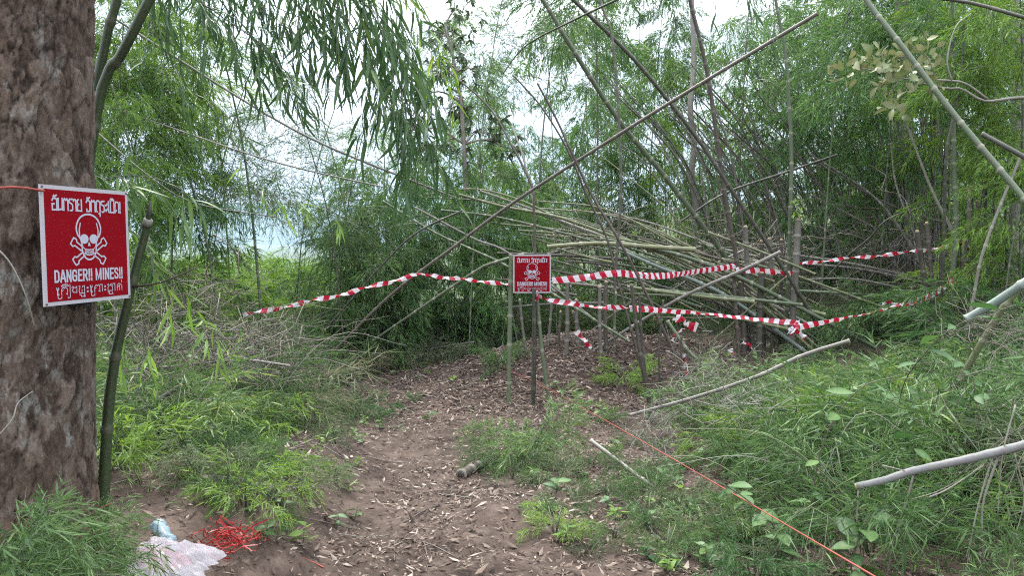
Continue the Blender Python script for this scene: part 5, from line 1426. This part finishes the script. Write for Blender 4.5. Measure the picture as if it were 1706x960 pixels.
for k, (x, y) in enumerate(scatter(150, weed_density, 404)):
    ll = random.uniform(.03, .075); root = empty('weed', (x, y, g1(x, y) - .005), 'little green weed sprouting from the litter ' + ('right of the path' if x > 0 else 'left of the path'), 'weed', 'little weeds in the litter')
    tube(MB(), [(0, 0, 0), (.01, 0, ll * 1.4)], [.002, .001], 4).build('stem', M['twig_green'], root)
    mt = random.choice(('leaf_broad', 'leaf_under', 'leaf_bright')); kd = random.choice(('broad', 'broad', 'bamboo'))
    for q in range(random.randint(4, 8)):
        a_ = q * 2.4 + random.random(); leaf_obj(root, np.array((.008, 0, ll * (.3 + .18 * q))), np.array((math.cos(a_), math.sin(a_), random.uniform(-.1, .7))), ll * random.uniform(.7, 1.3) * (1.7 if kd == 'bamboo' else 1), kd, mt)
p = G(921, 783); o = leaf_obj(None, p + np.array((0, 0, .10)), np.array((.3, -.5, -.6)), .085, 'broad', 'leaf_yellow', np.array((0, -1.0, .3)), 'yellow_leaf'); tag(o, 'single yellow leaf beside the rounded middle tuft', 'leaf')
p = G(947, 606)
mb = MB()

# ------------------------------------------------------------------ litter, twigs, grass
def litter_density(x, y):
    path = math.exp(-((x + .35 + .10 * (y - 3)) / .9) ** 2)
    mound = math.exp(-((x - .9) / 1.5) ** 2 - ((y - 9.2) / 1.9) ** 2)
    rt = math.exp(-((x - .9) / .7) ** 2) * (1 if y < 7 else .5)
    patch = .12 + 1.5 * float(vnoise(x * 2.2, y * 2.2, 5)) ** 1.6 + .5 * float(vnoise(x * 7, y * 7, 6)) ** 2
    return min(1, (.62 * path + 1.9 * mound + .85 * rt + .25) * patch)


XY = scatter(66000, litter_density, 5)
n = len(XY); rg = np.random.default_rng(8)
az = rg.uniform(0, 6.28, n)
mb = MB()
LN = (1 + .5 * (XY[:, 1] > 7.5)) * np.where(rg.random(n) < .55, rg.uniform(.010, .032, n), rg.uniform(.025, .060, n)) * np.where(rg.random(n) < .12, 1.5, 1)
leaf_blades(mb, np.c_[XY, gz(XY[:, 0], XY[:, 1]) + rg.uniform(.002, .022, n)], np.c_[np.cos(az), np.sin(az), rg.normal(.02, .18, n)], LN, np.clip(LN * rg.uniform(.14, .42, n), .005, .03), rg.normal(0, .2, n), None, False, 0, rg, 2.2)
tag(mb.build('leaf_litter', M['litter'], None, False), 'small dry brown bamboo leaves strewn over the soil', kind='stuff')
# larger dry leaves one by one
M['litter1'] = leaf_mat('litter1', ((0, (.07, .045, .034)), (.4, (.13, .09, .068)), (.8, (.20, .15, .115)), (1, (.30, .25, .21))), .12, .7, .2, .7)
for x, y in scatter(170, lambda a, b: litter_density(a, b) * (1 if b < 8.5 else .25), 77):
    a = random.uniform(0, 6.28)
    o = leaf_obj(None, np.array((x, y, g1(x, y) + .02)), np.array((math.cos(a), math.sin(a), random.uniform(-.05, .25))), random.uniform(.04, .08), random.choice(('broad', 'bamboo', 'bamboo')), 'litter1', None, 'fallen_leaf')
    tag(o, 'curled dry brown leaf lying on the bare soil', 'leaf', 'dry fallen leaves')
for k, (x, y) in enumerate(scatter(240, lambda a, b: litter_density(a, b), 99)):
    a = random.uniform(0, 6.28); l_ = random.uniform(.12, .45); q = []
    for u in (-.5, 0, .5):
        X_, Y_ = x + math.cos(a) * l_ * u, y + math.sin(a) * l_ * u + (.02 if u == 0 else 0)
        q.append((X_, Y_, g1(X_, Y_) + .012))
    o = tube(MB(), spline(q, 8), random.uniform(.002, .005), 5, random.random()).build('fallen_twig', M[random.choice(('twig', 'pole_pale', 'pole_brown'))])
    tag(o, 'thin broken twig lying on the trodden soil', 'twig', 'broken twigs on the soil')
# short grass and seedlings along the path edges
def grass_density(x, y):
    le = math.exp(-((x - left_edge(y) - .15) / .35) ** 2); re = math.exp(-((x - right_edge(y) + .1) / .45) ** 2)
    return min(1, (.9 * le + .5 * re + (.9 if x < left_edge(y) or x > right_edge(y) else 0)) * (.2 + float(vnoise(x * 3, y * 3, 12))))


XY = scatter(4200, grass_density, 15); n = len(XY); az = rg.uniform(0, 6.28, n); mb = MB()
leaf_blades(mb, np.c_[XY, gz(XY[:, 0], XY[:, 1]) - .005], np.c_[np.cos(az) * .7, np.sin(az) * .7, rg.uniform(.5, 1.3, n)], rg.uniform(.05, .20, n), rg.uniform(.004, .010, n), rg.uniform(.2, .7, n), None, True, 0, rg)
tag(mb.build('grass', M['leaf_under'], None, False), 'short green grass along the edges of the path', kind='stuff')

# dead brush: bare branching twigs
def brush(seed, n=26, L_=.9):
    rg_ = np.random.default_rng(seed); mb_ = MB()
    for k in range(n):
        o = rg_.normal(0, .22, 3) * np.array((1, 1, .4)) + np.array((0, 0, .15)); d = unit(rg_.normal(0, 1, 3) * np.array((1, 1, .55)) + np.array((0, 0, .15)))
        l_ = L_ * rg_.uniform(.4, 1.2); t = np.linspace(-.5, .6, 6)[:, None]
        c = o + d * l_ * t + rg_.normal(0, .035, (6, 3)); tube(mb_, c, np.linspace(.0042, .0012, 6), 4, rg_.random())
        for j in range(3):
            i = rg_.integers(1, 5); e = unit(d + rg_.normal(0, .8, 3)); tube(mb_, [c[i], c[i] + e * l_ * .18, c[i] + e * l_ * .32 + np.array((0, 0, -.03))], [.0022, .0015, .0008], 3, rg_.random())
    return mb_


BR = [brush(300 + k) for k in range(4)]
BRM = [(b.mesh('twigs', M['twig']), ) for b in BR]
BRP = []
for b in BR:
    BRP.append(b.mesh('twigs', M['pole_pale']))


def put_brush(p, s, pale, label, group):
    root = tag(link('dry_brush', (BRP if pale else [x[0] for x in BRM])[random.randrange(4)], None, p), label, 'brush', group)
    root.scale = (s, s, s); root.rotation_euler = (random.uniform(-.4, .4), random.uniform(-.4, .4), random.uniform(0, 6.28))


for k in range(11):
    c = P(random.uniform(880, 1560), random.uniform(400, 500), random.uniform(9.3, 12)); put_brush(c, random.uniform(1.0, 1.8), random.random() < .5, 'tangle of bare dry twigs in the heap of felled bamboo', 'twig tangles in the felled heap')
for (px, py, d, s) in ((1670, 830, 3.6, .6), (1640, 740, 4.0, .6), (1700, 600, 5.0, .7), (1650, 560, 5.6, .8)):
    put_brush(P(px, py, d), s, False, 'bare twigs tangled at the right edge', 'twig tangles at the right edge')
for (px, py, d, s) in ((380, 590, 5.6, .9), (430, 600, 6.2, .9), (300, 600, 5.0, .8), (260, 640, 4.6, .7), (420, 660, 5.6, .7), (340, 520, 6.5, 1), (480, 590, 7.5, 1), (390, 630, 5.4, .8), (330, 650, 5.0, .7), (450, 640, 6.0, .8), (280, 560, 5.2, .9), (510, 640, 7.0, .7), (230, 600, 4.8, .7)):
    put_brush(P(px, py, d), s, False, 'dry bare twigs tangled in the left brush, ' + ('near the cut bamboo' if px < 310 else 'under the left tape' if px > 420 else 'in its middle'), 'twig tangles in the left brush')
for (px, py, d, s) in ((1180, 640, 5.8, .7), (1110, 720, 5.4, .5), (1230, 700, 5.0, .7), (1075, 750, 5.2, .45)):
    put_brush(P(px, py, d), s, True, 'pale thin twigs at the left edge of the right undergrowth', 'twig tangles by the mound')

for k in range(40):
    d = random.uniform(3.4, 7.0); x = random.uniform(1.5, .72 * d + .3); y = d; z = g1(x, y); a = random.uniform(-.6, .6) + (math.pi if random.random() < .5 else 0); l_ = random.uniform(.5, 1.3); h = random.uniform(.25, .75)
    q = [(x, y, z + .02), (x + math.cos(a) * l_ * .5, y + math.sin(a) * l_ * .5, z + h), (x + math.cos(a) * l_, y + math.sin(a) * l_, z + h * random.uniform(.7, 1.2))]
    o = tube(MB(), spline(q, 14), np.linspace(.004, .0015, 14), 5, random.random()).build('dry_cane', M[random.choice(('pole_pale', 'twig', 'pole_yellow', 'pole_brown'))]); tag(o, 'thin dry cane poking out of the right undergrowth', 'cane', 'dry canes in the right undergrowth')
for k in range(44):
    d = random.uniform(4.5, 8.0); x = -random.uniform(.32 * d, .56 * d); y = d; z = g1(x, y); a = random.uniform(-.6, .6) + (math.pi if random.random() < .5 else 0); l_ = random.uniform(.5, 1.4); h = random.uniform(.3, 1.0)
    q = [(x, y, z + .02), (x + math.cos(a) * l_ * .5, y + math.sin(a) * l_ * .5, z + h), (x + math.cos(a) * l_, y + math.sin(a) * l_, z + h * random.uniform(.7, 1.2))]
    o = tube(MB(), spline(q, 14), np.linspace(.0045, .0015, 14), 5, random.random()).build('dry_cane', M[random.choice(('pole_pale', 'twig', 'pole_yellow', 'pole_brown'))]); tag(o, 'thin dry cane poking out of the left brush', 'cane', 'dry canes in the left brush')

# grey cut branch in the right foreground with hanging twigs
root = empty('cut_branch', P(1706, 742, 3.1), 'smooth grey cut branch with hanging bare twigs in the right foreground', 'branch')
b0 = np.array(root.location)
st = [(1427, 811, 3.3), (1475, 800, 3.27), (1522, 785, 3.24), (1610, 766, 3.17), (1706, 742, 3.1), (1800, 716, 3.0)]
M['branch_grey'] = culm_mat('branch_grey', (.15, .147, .14), (.18, .176, .168), (.13, .12, .11), .6, 14, (.14, .13, .12), .6)
tube(MB(), spline([P(*q) - b0 for q in st], 40), np.linspace(.0155, .021, 40) * (1 + .06 * np.sin(np.arange(40) * 1.9)), 12, .5).build('stem', M['branch_grey'], root)
tube(MB(), [P(1428, 810.7, 3.3) - b0, P(1424.5, 811.7, 3.302) - b0], [.0145, .013], 12).build('cut_end', M['cut_face'], root)
for pts, r in (([(1430, 814, 3.3), (1428, 870, 3.3), (1436, 935, 3.3)], .004), ([(1522, 788, 3.24), (1512, 830, 3.24), (1490, 895, 3.24), (1476, 970, 3.24)], .0045), ([(1500, 893, 3.24), (1462, 892, 3.24)], .003), ([(1665, 757, 3.14), (1640, 830, 3.14), (1636, 880, 3.14), (1642, 975, 3.14)], .0045), ([(1655, 758, 3.14), (1628, 850, 3.14), (1608, 960, 3.14)], .0035), ([(1475, 798, 3.27), (1530, 780, 3.3), (1545, 777, 3.3)], .003), ([(1545, 830, 3.2), (1580, 815, 3.2), (1640, 775, 3.15)], .003), ([(1470, 776, 3.25), (1520, 788, 3.24)], .003), ([(1692, 675, 3.12), (1670, 760, 3.12), (1662, 860, 3.12)], .003), ([(1520, 832, 3.3), (1560, 820, 3.3), (1620, 790, 3.2)], .002), ([(1690, 755, 3.1), (1706, 830, 3.1), (1690, 900, 3.1)], .003)):
    tube(MB(), spline([P(*q) - b0 for q in pts], 16), np.linspace(r * 1.2, r * .7, 16), 6, .9).build('twig', M['pole_pale'], root)
# dark short log on the path
p0, p1 = G(768, 798), G(826, 772)
p0[2] += .03; p1[2] += .05
root = culm(MB(), [p0, (p0 + p1) / 2, p1], .032, .028, .12, 12, .2).build('log_stub', M['bark_dark']); tag(root, 'short dark rotten log lying on the path beside the rounded tuft', 'log')
d_ = unit(p1 - p0); tube(MB(), [p0 + d_ * .01, p0 - d_ * .003], .025, 12).build('cut_end', M['pole_brown'], root)
# old stump pieces at the left path edge
p0, p1 = G(330, 812), G(455, 828); p0[2] += .02; p1[2] += .015
mb = tube(MB(), spline([p0, (p0 + p1) / 2 + np.array((0, 0, .008)), p1], 30), .052 * (1 + .25 * (fbm(np.linspace(0, 6, 30), np.zeros(30), 3) - .5)), 16, .5)
v = mb.v[0]; v += (fbm(v[:, 0] * 30, v[:, 2] * 40, 6, 3)[:, None] - .5) * .03
tag(mb.build('old_log', M['bark_dark']), 'old dark log half covered by leaves left of the path', 'log')

# ------------------------------------------------------------------ barrier tape
def tape_mat():
    m, t, l = nodes('barrier_tape')
    out = t.nodes.new('ShaderNodeOutputMaterial'); pr = t.nodes.new('ShaderNodeBsdfPrincipled')
    u, v = attr(t, 'ring'), attr(t, 'tint')
    f = mth(t, 'FRACT', mth(t, 'DIVIDE', mth(t, 'ADD', u.outputs['Fac'], mth(t, 'MULTIPLY', v.outputs['Fac'], .028)), .125))
    col = mixc(t, mth(t, 'GREATER_THAN', f, .5), (.56, .53, .56), (.36, .009, .030))
    l(col, pr.inputs['Base Color']); pr.inputs['Roughness'].default_value = .38; pr.inputs['Specular IOR Level'].default_value = .4
    tr = t.nodes.new('ShaderNodeBsdfTranslucent'); l(col, tr.inputs['Color'])
    mx = t.nodes.new('ShaderNodeMixShader'); mx.inputs[0].default_value = .3
    l(pr.outputs[0], mx.inputs[1]); l(tr.outputs[0], mx.inputs[2]); l(mx.outputs[0], out.inputs['Surface'])
    return m


M['tape'] = tape_mat()


def tape(pts, label, wpx=10.5, turns=0.0, phase=0.0, crumple=.15, seed=1, cols=5):
    p = spline([P(*q) for q in pts], 220); rg_ = np.random.default_rng(seed)
    s = np.concatenate(([0], np.cumsum(np.linalg.norm(np.diff(p, axis=0), axis=1))))
    d = np.interp(np.linspace(0, 1, 220), np.linspace(0, 1, len(pts)), [q[2] for q in pts])
    w = np.mean([q[2] for q in pts]) * wpx / FPX
    t = unit(np.gradient(p, axis=0)); side = unit(np.cross(t, (0, 0, 1.0))); up = np.cross(side, t)
    x = np.linspace(0, 1, 220)
    ph = phase + 2 * np.pi * turns * x + 1.1 * (vnoise(x * 9, x * 0, seed) - .5)
    wd = np.cos(ph)[:, None] * up + np.sin(ph)[:, None] * side; nr = np.cross(wd, t)
    vv = np.linspace(-.5, .5, cols); bend = crumple * w * (vnoise(s[:, None] * 14 + seed, vv[None] * 3, seed + 3) - .5 + .6 * np.abs(vv)[None])
    V = p[:, None] + wd[:, None] * (w * vv)[None, :, None] + nr[:, None] * bend[:, :, None]
    i = np.arange(219)[:, None] * cols; j = np.arange(cols - 1)[None]
    q = np.stack((i + j, i + j + 1, i + cols + j + 1, i + cols + j), -1).reshape(-1, 4)
    o = MB().add(V.reshape(-1, 3), None, q, np.tile(vv + .5, 220), np.repeat(s, cols)).build('barrier_tape', M['tape'])
    return tag(o, label, 'barrier tape', 'red and white barrier tapes')


tape([(405, 525, 7.4), (470, 512, 7.5), (560, 493, 7.6), (640, 472, 7.75), (690, 459, 7.85), (702, 458, 7.9)], 'red and white tape rising from left brush to the slanting pole', 8.5, 3.2, .5, .5, 1)
tape([(702, 458, 7.9), (760, 464, 7.88), (820, 471, 7.86), (852, 476, 7.85)], 'narrow twisted tape from the slanting pole to the far sign', 7.5, 2.3, .9, .6, 2)
tape([(920, 468, 7.85), (970, 463, 7.75), (1027, 456, 7.6), (1100, 460, 8.2), (1160, 453, 8.9), (1226, 443, 9.45)], 'broad upper tape running right from the far sign', 10.5, 0, .1, .3, 3)
tape([(1226, 450, 9.45), (1270, 452, 9.4), (1320, 457, 9.35)], 'short piece of upper tape ending on the mossy stump', 10, .12, .2, .3, 4)
tape([(896, 494, 7.75), (915, 501, 7.75), (960, 507, 7.6), (1010, 512, 7.3), (1050, 514, 7.0)], 'lower tape running from under far sign to the brown stake', 9, 1.2, .6, .5, 5)
tape([(1050, 514, 7.0), (1100, 518, 7.3), (1180, 525, 7.6), (1260, 533, 7.9), (1332, 539, 8.0)], 'lower tape crossing in front of the stump clump', 10, .45, .3, .4, 6)
tape([(1332, 545, 8.0), (1400, 533, 8.1), (1470, 517, 8.3), (1540, 497, 8.5), (1590, 466, 8.8)], 'lower right tape rising to the right clump', 10, .5, .2, .4, 7)
tape([(1322, 441, 9.5), (1400, 432, 9.4), (1500, 422, 9.2), (1580, 411, 9.0)], 'far tape stretched from the mossy stump to right clump', 7, 3.0, .4, .5, 8)
tape([(1590, 410, 9.0), (1602, 407, 9.0), (1615, 416, 9.0)], 'knotted tape scrap tied on the right clump', 9, .6, .2, .8, 9)
tape([(960, 552, 8.3), (966, 562, 8.3), (974, 570, 8.25), (983, 582, 8.25)], 'loose tape end hanging in front of the mound stumps', 11, .3, .5, .6, 10)
tape([(1125, 528, 7.8), (1140, 540, 7.8), (1152, 545, 7.8), (1160, 548, 7.8)], 'crumpled tape end hanging below the lower tape', 16, .2, .3, .9, 11)
tape([(1122, 570, 7.85), (1130, 556, 7.85), (1142, 548, 7.8)], 'short tape tail under the crumpled end', 9, .3, .6, .7, 12)
tape([(1137, 590, 8.0), (1139, 612, 8.0), (1143, 637, 8.0)], 'tape strip hanging from the short thin stick', 9, .25, .8, .5, 13)
tape([(1332, 536, 7.95), (1324, 550, 7.9), (1320, 560, 7.9)], 'knot of tape on the right of middle clump', 11, .3, .2, .8, 14)
tape([(1314, 552, 7.9), (1328, 556, 7.9), (1338, 566, 7.9)], 'crumpled flag of tape below the knot', 13, .3, .1, .9, 15)
tape([(1236, 572, 8.2), (1246, 576, 8.2), (1252, 582, 8.2)], 'scrap of tape low by the stump foot', 9, .4, .2, .9, 16)
tape([(1216, 582, 8.3), (1218, 592, 8.3)], 'tiny scrap of tape left of the other scrap', 8, .2, .2, .9, 17)
tape([(1470, 508, 8.6), (1480, 505, 8.6), (1500, 510, 8.6), (1520, 512, 8.6)], 'loose tape loop behind the lower right tape', 7, .8, .2, .9, 18)
tape([(892, 486, 7.7), (896, 494, 7.68), (894, 502, 7.68)], 'white knot of tape under the far sign', 9, .2, .1, .8, 19)

# red cords
M['cord'] = plain('cord', (.26, .060, .045), .6, .25, .3, 60)
def cord(pts, r, label, name='cord', n=60, cat='cord'):
    p = spline(pts, n); tw = np.linspace(0, n * .7, n)
    o = tube(MB(), p, r * (1 + .12 * np.sin(tw)), 6, .5).build(name, M['cord']); return tag(o, label, cat, 'red cords')


cord([P(1520, 998, 2.15), P(1455, 960, 2.3), P(1400, 928, 2.45), P(1250, 840, 3.2), P(1100, 753, 4.5), P(1000, 696, 5.8), P(930, 657, 7.2), P(880, 632, 8.0), P(838, 612, 8.8)], .0030, 'long taut red cord running up the right of the path')
cord([P(-60, 312, 2.36), P(-10, 313, 2.33), P(30, 312, 2.33), P(74, 318, 2.41)], .0045, 'red cord tied round the thick tree at sign height')
cord([G(470, 930) + np.array((0, 0, .02)), G(510, 938) + np.array((0, 0, .015)), G(540, 952) + np.array((0, 0, .015))], .0035, 'short end of red cord on the soil at bottom left')
cord([P(150, 880, 2.75), P(165, 850, 2.75), P(190, 838, 2.8)], .003, 'thin red cord end by the tree foot')

# ------------------------------------------------------------------ litter by the tree: bag, twine, bottle
M['twine'] = plain('twine', (.30, .016, .012), .45, .4, .25, 40)
c = G(365, 915); mb = MB(); rg = np.random.default_rng(55)
for k in range(46):
    a = rg.uniform(0, 6.28); r_ = rg.uniform(.05, .15); e = rg.uniform(.4, 1.5)
    o = np.array((rg.normal(0, .05), rg.normal(0, .045), 0)); th = np.linspace(a, a + rg.uniform(1.2, 4.5), 14)
    q = np.stack((o[0] + r_ * np.cos(th), o[1] + r_ * .6 * np.sin(th * e), .015 + rg.uniform(.01, .08) * np.abs(np.sin(th * 1.3 + a)) + rg.normal(0, .004, 14)), 1)
    w = rg.uniform(.003, .006); sd_ = unit(np.cross(np.gradient(q, axis=0), rg.normal(0, 1, 3)))
    v = np.concatenate((q - sd_ * w / 2, q + sd_ * w / 2)); i = np.arange(13)
    mb.add(v, None, np.stack((i, i + 1, i + 15, i + 14), 1))
o = mb.build('twine_tangle', M['twine'], None, False); o.location = tuple(c); tag(o, 'tangle of bright red plastic twine beside the white bag', 'twine')


def film_mat():
    m, t, l = nodes('plastic_film')
    out = t.nodes.new('ShaderNodeOutputMaterial'); pr = t.nodes.new('ShaderNodeBsdfPrincipled')
    pr.inputs['Base Color'].default_value = (.58, .55, .58, 1); pr.inputs['Roughness'].default_value = .28
    tr = t.nodes.new('ShaderNodeBsdfTranslucent'); tr.inputs['Color'].default_value = (.46, .42, .46, 1)
    tp = t.nodes.new('ShaderNodeBsdfTransparent')
    m1 = t.nodes.new('ShaderNodeMixShader'); m1.inputs[0].default_value = .4; l(pr.outputs[0], m1.inputs[1]); l(tr.outputs[0], m1.inputs[2])
    m2 = t.nodes.new('ShaderNodeMixShader'); m2.inputs[0].default_value = .38; l(m1.outputs[0], m2.inputs[1]); l(tp.outputs[0], m2.inputs[2])
    l(m2.outputs[0], out.inputs['Surface'])
    return m


def ridged(u, v, s):
    r = 0; a = 1
    for k in range(4):
        r = r + a * (1 - np.abs(2 * vnoise(u * 2 ** k + k * 3.1, v * 2 ** k, s + k) - 1)); a *= .5
    return r / 1.9


c = G(268, 955); root = empty('plastic_bag', c, 'crumpled translucent white plastic bag with red twine inside at bottom left', 'bag')
def dome(nr, nt, R_, hgt, s, amp, fold):
    rr = np.linspace(0, 1, nr); tt = np.linspace(0, 2 * np.pi, nt, endpoint=False)
    RR, TT = np.meshgrid(rr, tt, indexing='ij')
    cx_, sy_ = np.cos(TT), np.sin(TT)
    out = 1 + .55 * (vnoise(cx_ * 1.6 + 5, sy_ * 1.6 + 5, s) - .5) + .40 * (vnoise(cx_ * 4 + 5, sy_ * 4, s) - .5) * RR + .16 * (vnoise(cx_ * 11 + 15, sy_ * 11 + 15, s + 2) - .5) * RR
    x = RR * cx_ * R_[0] * out; y = RR * sy_ * R_[1] * out
    wx = x + .03 * (vnoise(x * 12 + 4, y * 12, s + 8) - .5); wy = y + .03 * (vnoise(x * 12, y * 12 + 9, s + 9) - .5)
    crease = 0; a_ = 1
    for k in range(4):                                         # sharp straight folds in several directions
        an = k * 1.9 + s; u = (wx * math.cos(an) + wy * math.sin(an)) * fold * (1 + .7 * k) + 3 * vnoise(wx * 5 + k, wy * 5, s + k)
        crease = crease + a_ * np.abs(2 * (u - np.floor(u)) - 1); a_ *= .62
    crease = crease / 2.2
    z = hgt * (1 - RR ** 1.7) * (.55 + .7 * vnoise(x * 7 + 3, y * 7 + 1, s + 3)) + amp * crease * (1.05 - RR * .7) + .004
    v = np.stack((x, y, z), -1).reshape(-1, 3)
    i = np.arange(nr - 1)[:, None] * nt; j = np.arange(nt)[None]; j2 = (j + 1) % nt
    return MB().add(v, None, np.stack((i + j, i + j2, i + nt + j2, i + nt + j), -1).reshape(-1, 4))


dome(90, 220, (.20, .17), .10, 3, .045, 9).build('film', film_mat(), root)
o = dome(16, 40, (.13, .10), .075, 9, .02, 9).build('red_contents', M['twine'], root); o.location = (-.07, .05, 0)
# crushed bottle
c = G(262, 890); root = empty('plastic_bottle', c + np.array((0, 0, .045)), 'crushed pale blue clear plastic bottle behind the white bag', 'bottle')
prof = [(0, .004), (.003, .026), (.02, .031), (.05, .030), (.06, .027), (.075, .031), (.11, .030), (.125, .028), (.14, .031), (.165, .024), (.185, .013), (.20, .012)]
mb = MB(); q = np.array([(a, 0, 0) for a, b in prof]); tube(mb, spline(q, 40), np.interp(np.linspace(0, .2, 40), [a for a, b in prof], [b for a, b in prof]), 20)
v = mb.v[0]; v += (vnoise(v[:, 0] * 40, v[:, 1] * 60 + v[:, 2] * 50, 4)[:, None] - .5) * .016 * unit(v * np.array((0, 1, 1)))
m, t, l = nodes('bottle_plastic'); out = t.nodes.new('ShaderNodeOutputMaterial'); pr = t.nodes.new('ShaderNodeBsdfPrincipled'); pr.inputs['Base Color'].default_value = (.32, .44, .50, 1); pr.inputs['Roughness'].default_value = .15
tp = t.nodes.new('ShaderNodeBsdfTransparent'); tp.inputs['Color'].default_value = (.82, .93, .97, 1); mx = t.nodes.new('ShaderNodeMixShader'); mx.inputs[0].default_value = .45; l(pr.outputs[0], mx.inputs[1]); l(tp.outputs[0], mx.inputs[2]); l(mx.outputs[0], out.inputs['Surface'])
mb.build('body', m, root)
tube(MB(), [(.198, 0, 0), (.214, 0, 0)], .0145, 16).build('cap', plain('cap_blue', (.10, .25, .45), .4), root)
root.rotation_euler = (0, .25, R(-48))

# small dry vine on the tree
o = tube(MB(), spline([P(-10, 408, 2.3), P(18, 440, 2.3), P(42, 490, 2.32), P(58, 545, 2.36)], 20), np.linspace(.0028, .0016, 20), 5, .9).build('dry_vine', M['pole_pale']); tag(o, 'dry pale vine stalk hanging on the thick trunk below the cord', 'vine')
o = tube(MB(), spline([P(-10, 735, 2.25), P(20, 700, 2.25), P(30, 672, 2.27), P(55, 652, 2.3)], 20), np.linspace(.003, .0014, 20), 5, .9).build('dry_vine', M['pole_pale']); tag(o, 'dry pale vine stalk low on the left of the thick trunk', 'vine')

# ------------------------------------------------------------------ air
def haze():
    x0, x1, y0, y1, z0, z1 = -4200, 4200, -200, 4300, -60, 330
    v = [(x, y, z) for z in (z0, z1) for y in (y0, y1) for x in (x0, x1)]
    m, t, l = nodes('haze'); out = t.nodes.new('ShaderNodeOutputMaterial'); pv = t.nodes.new('ShaderNodeVolumePrincipled')
    pv.inputs['Color'].default_value = (.62, .78, 1.0, 1); pv.inputs['Density'].default_value = .00023
    pv.inputs['Anisotropy'].default_value = .0
    l(pv.outputs[0], out.inputs['Volume'])
    o = MB().add(v, None, [(0, 2, 3, 1), (4, 5, 7, 6), (0, 1, 5, 4), (2, 6, 7, 3), (0, 4, 6, 2), (1, 3, 7, 5)]).build('haze', m, None, False)
    tag(o, 'pale blue air over the valley', kind='stuff')


haze()
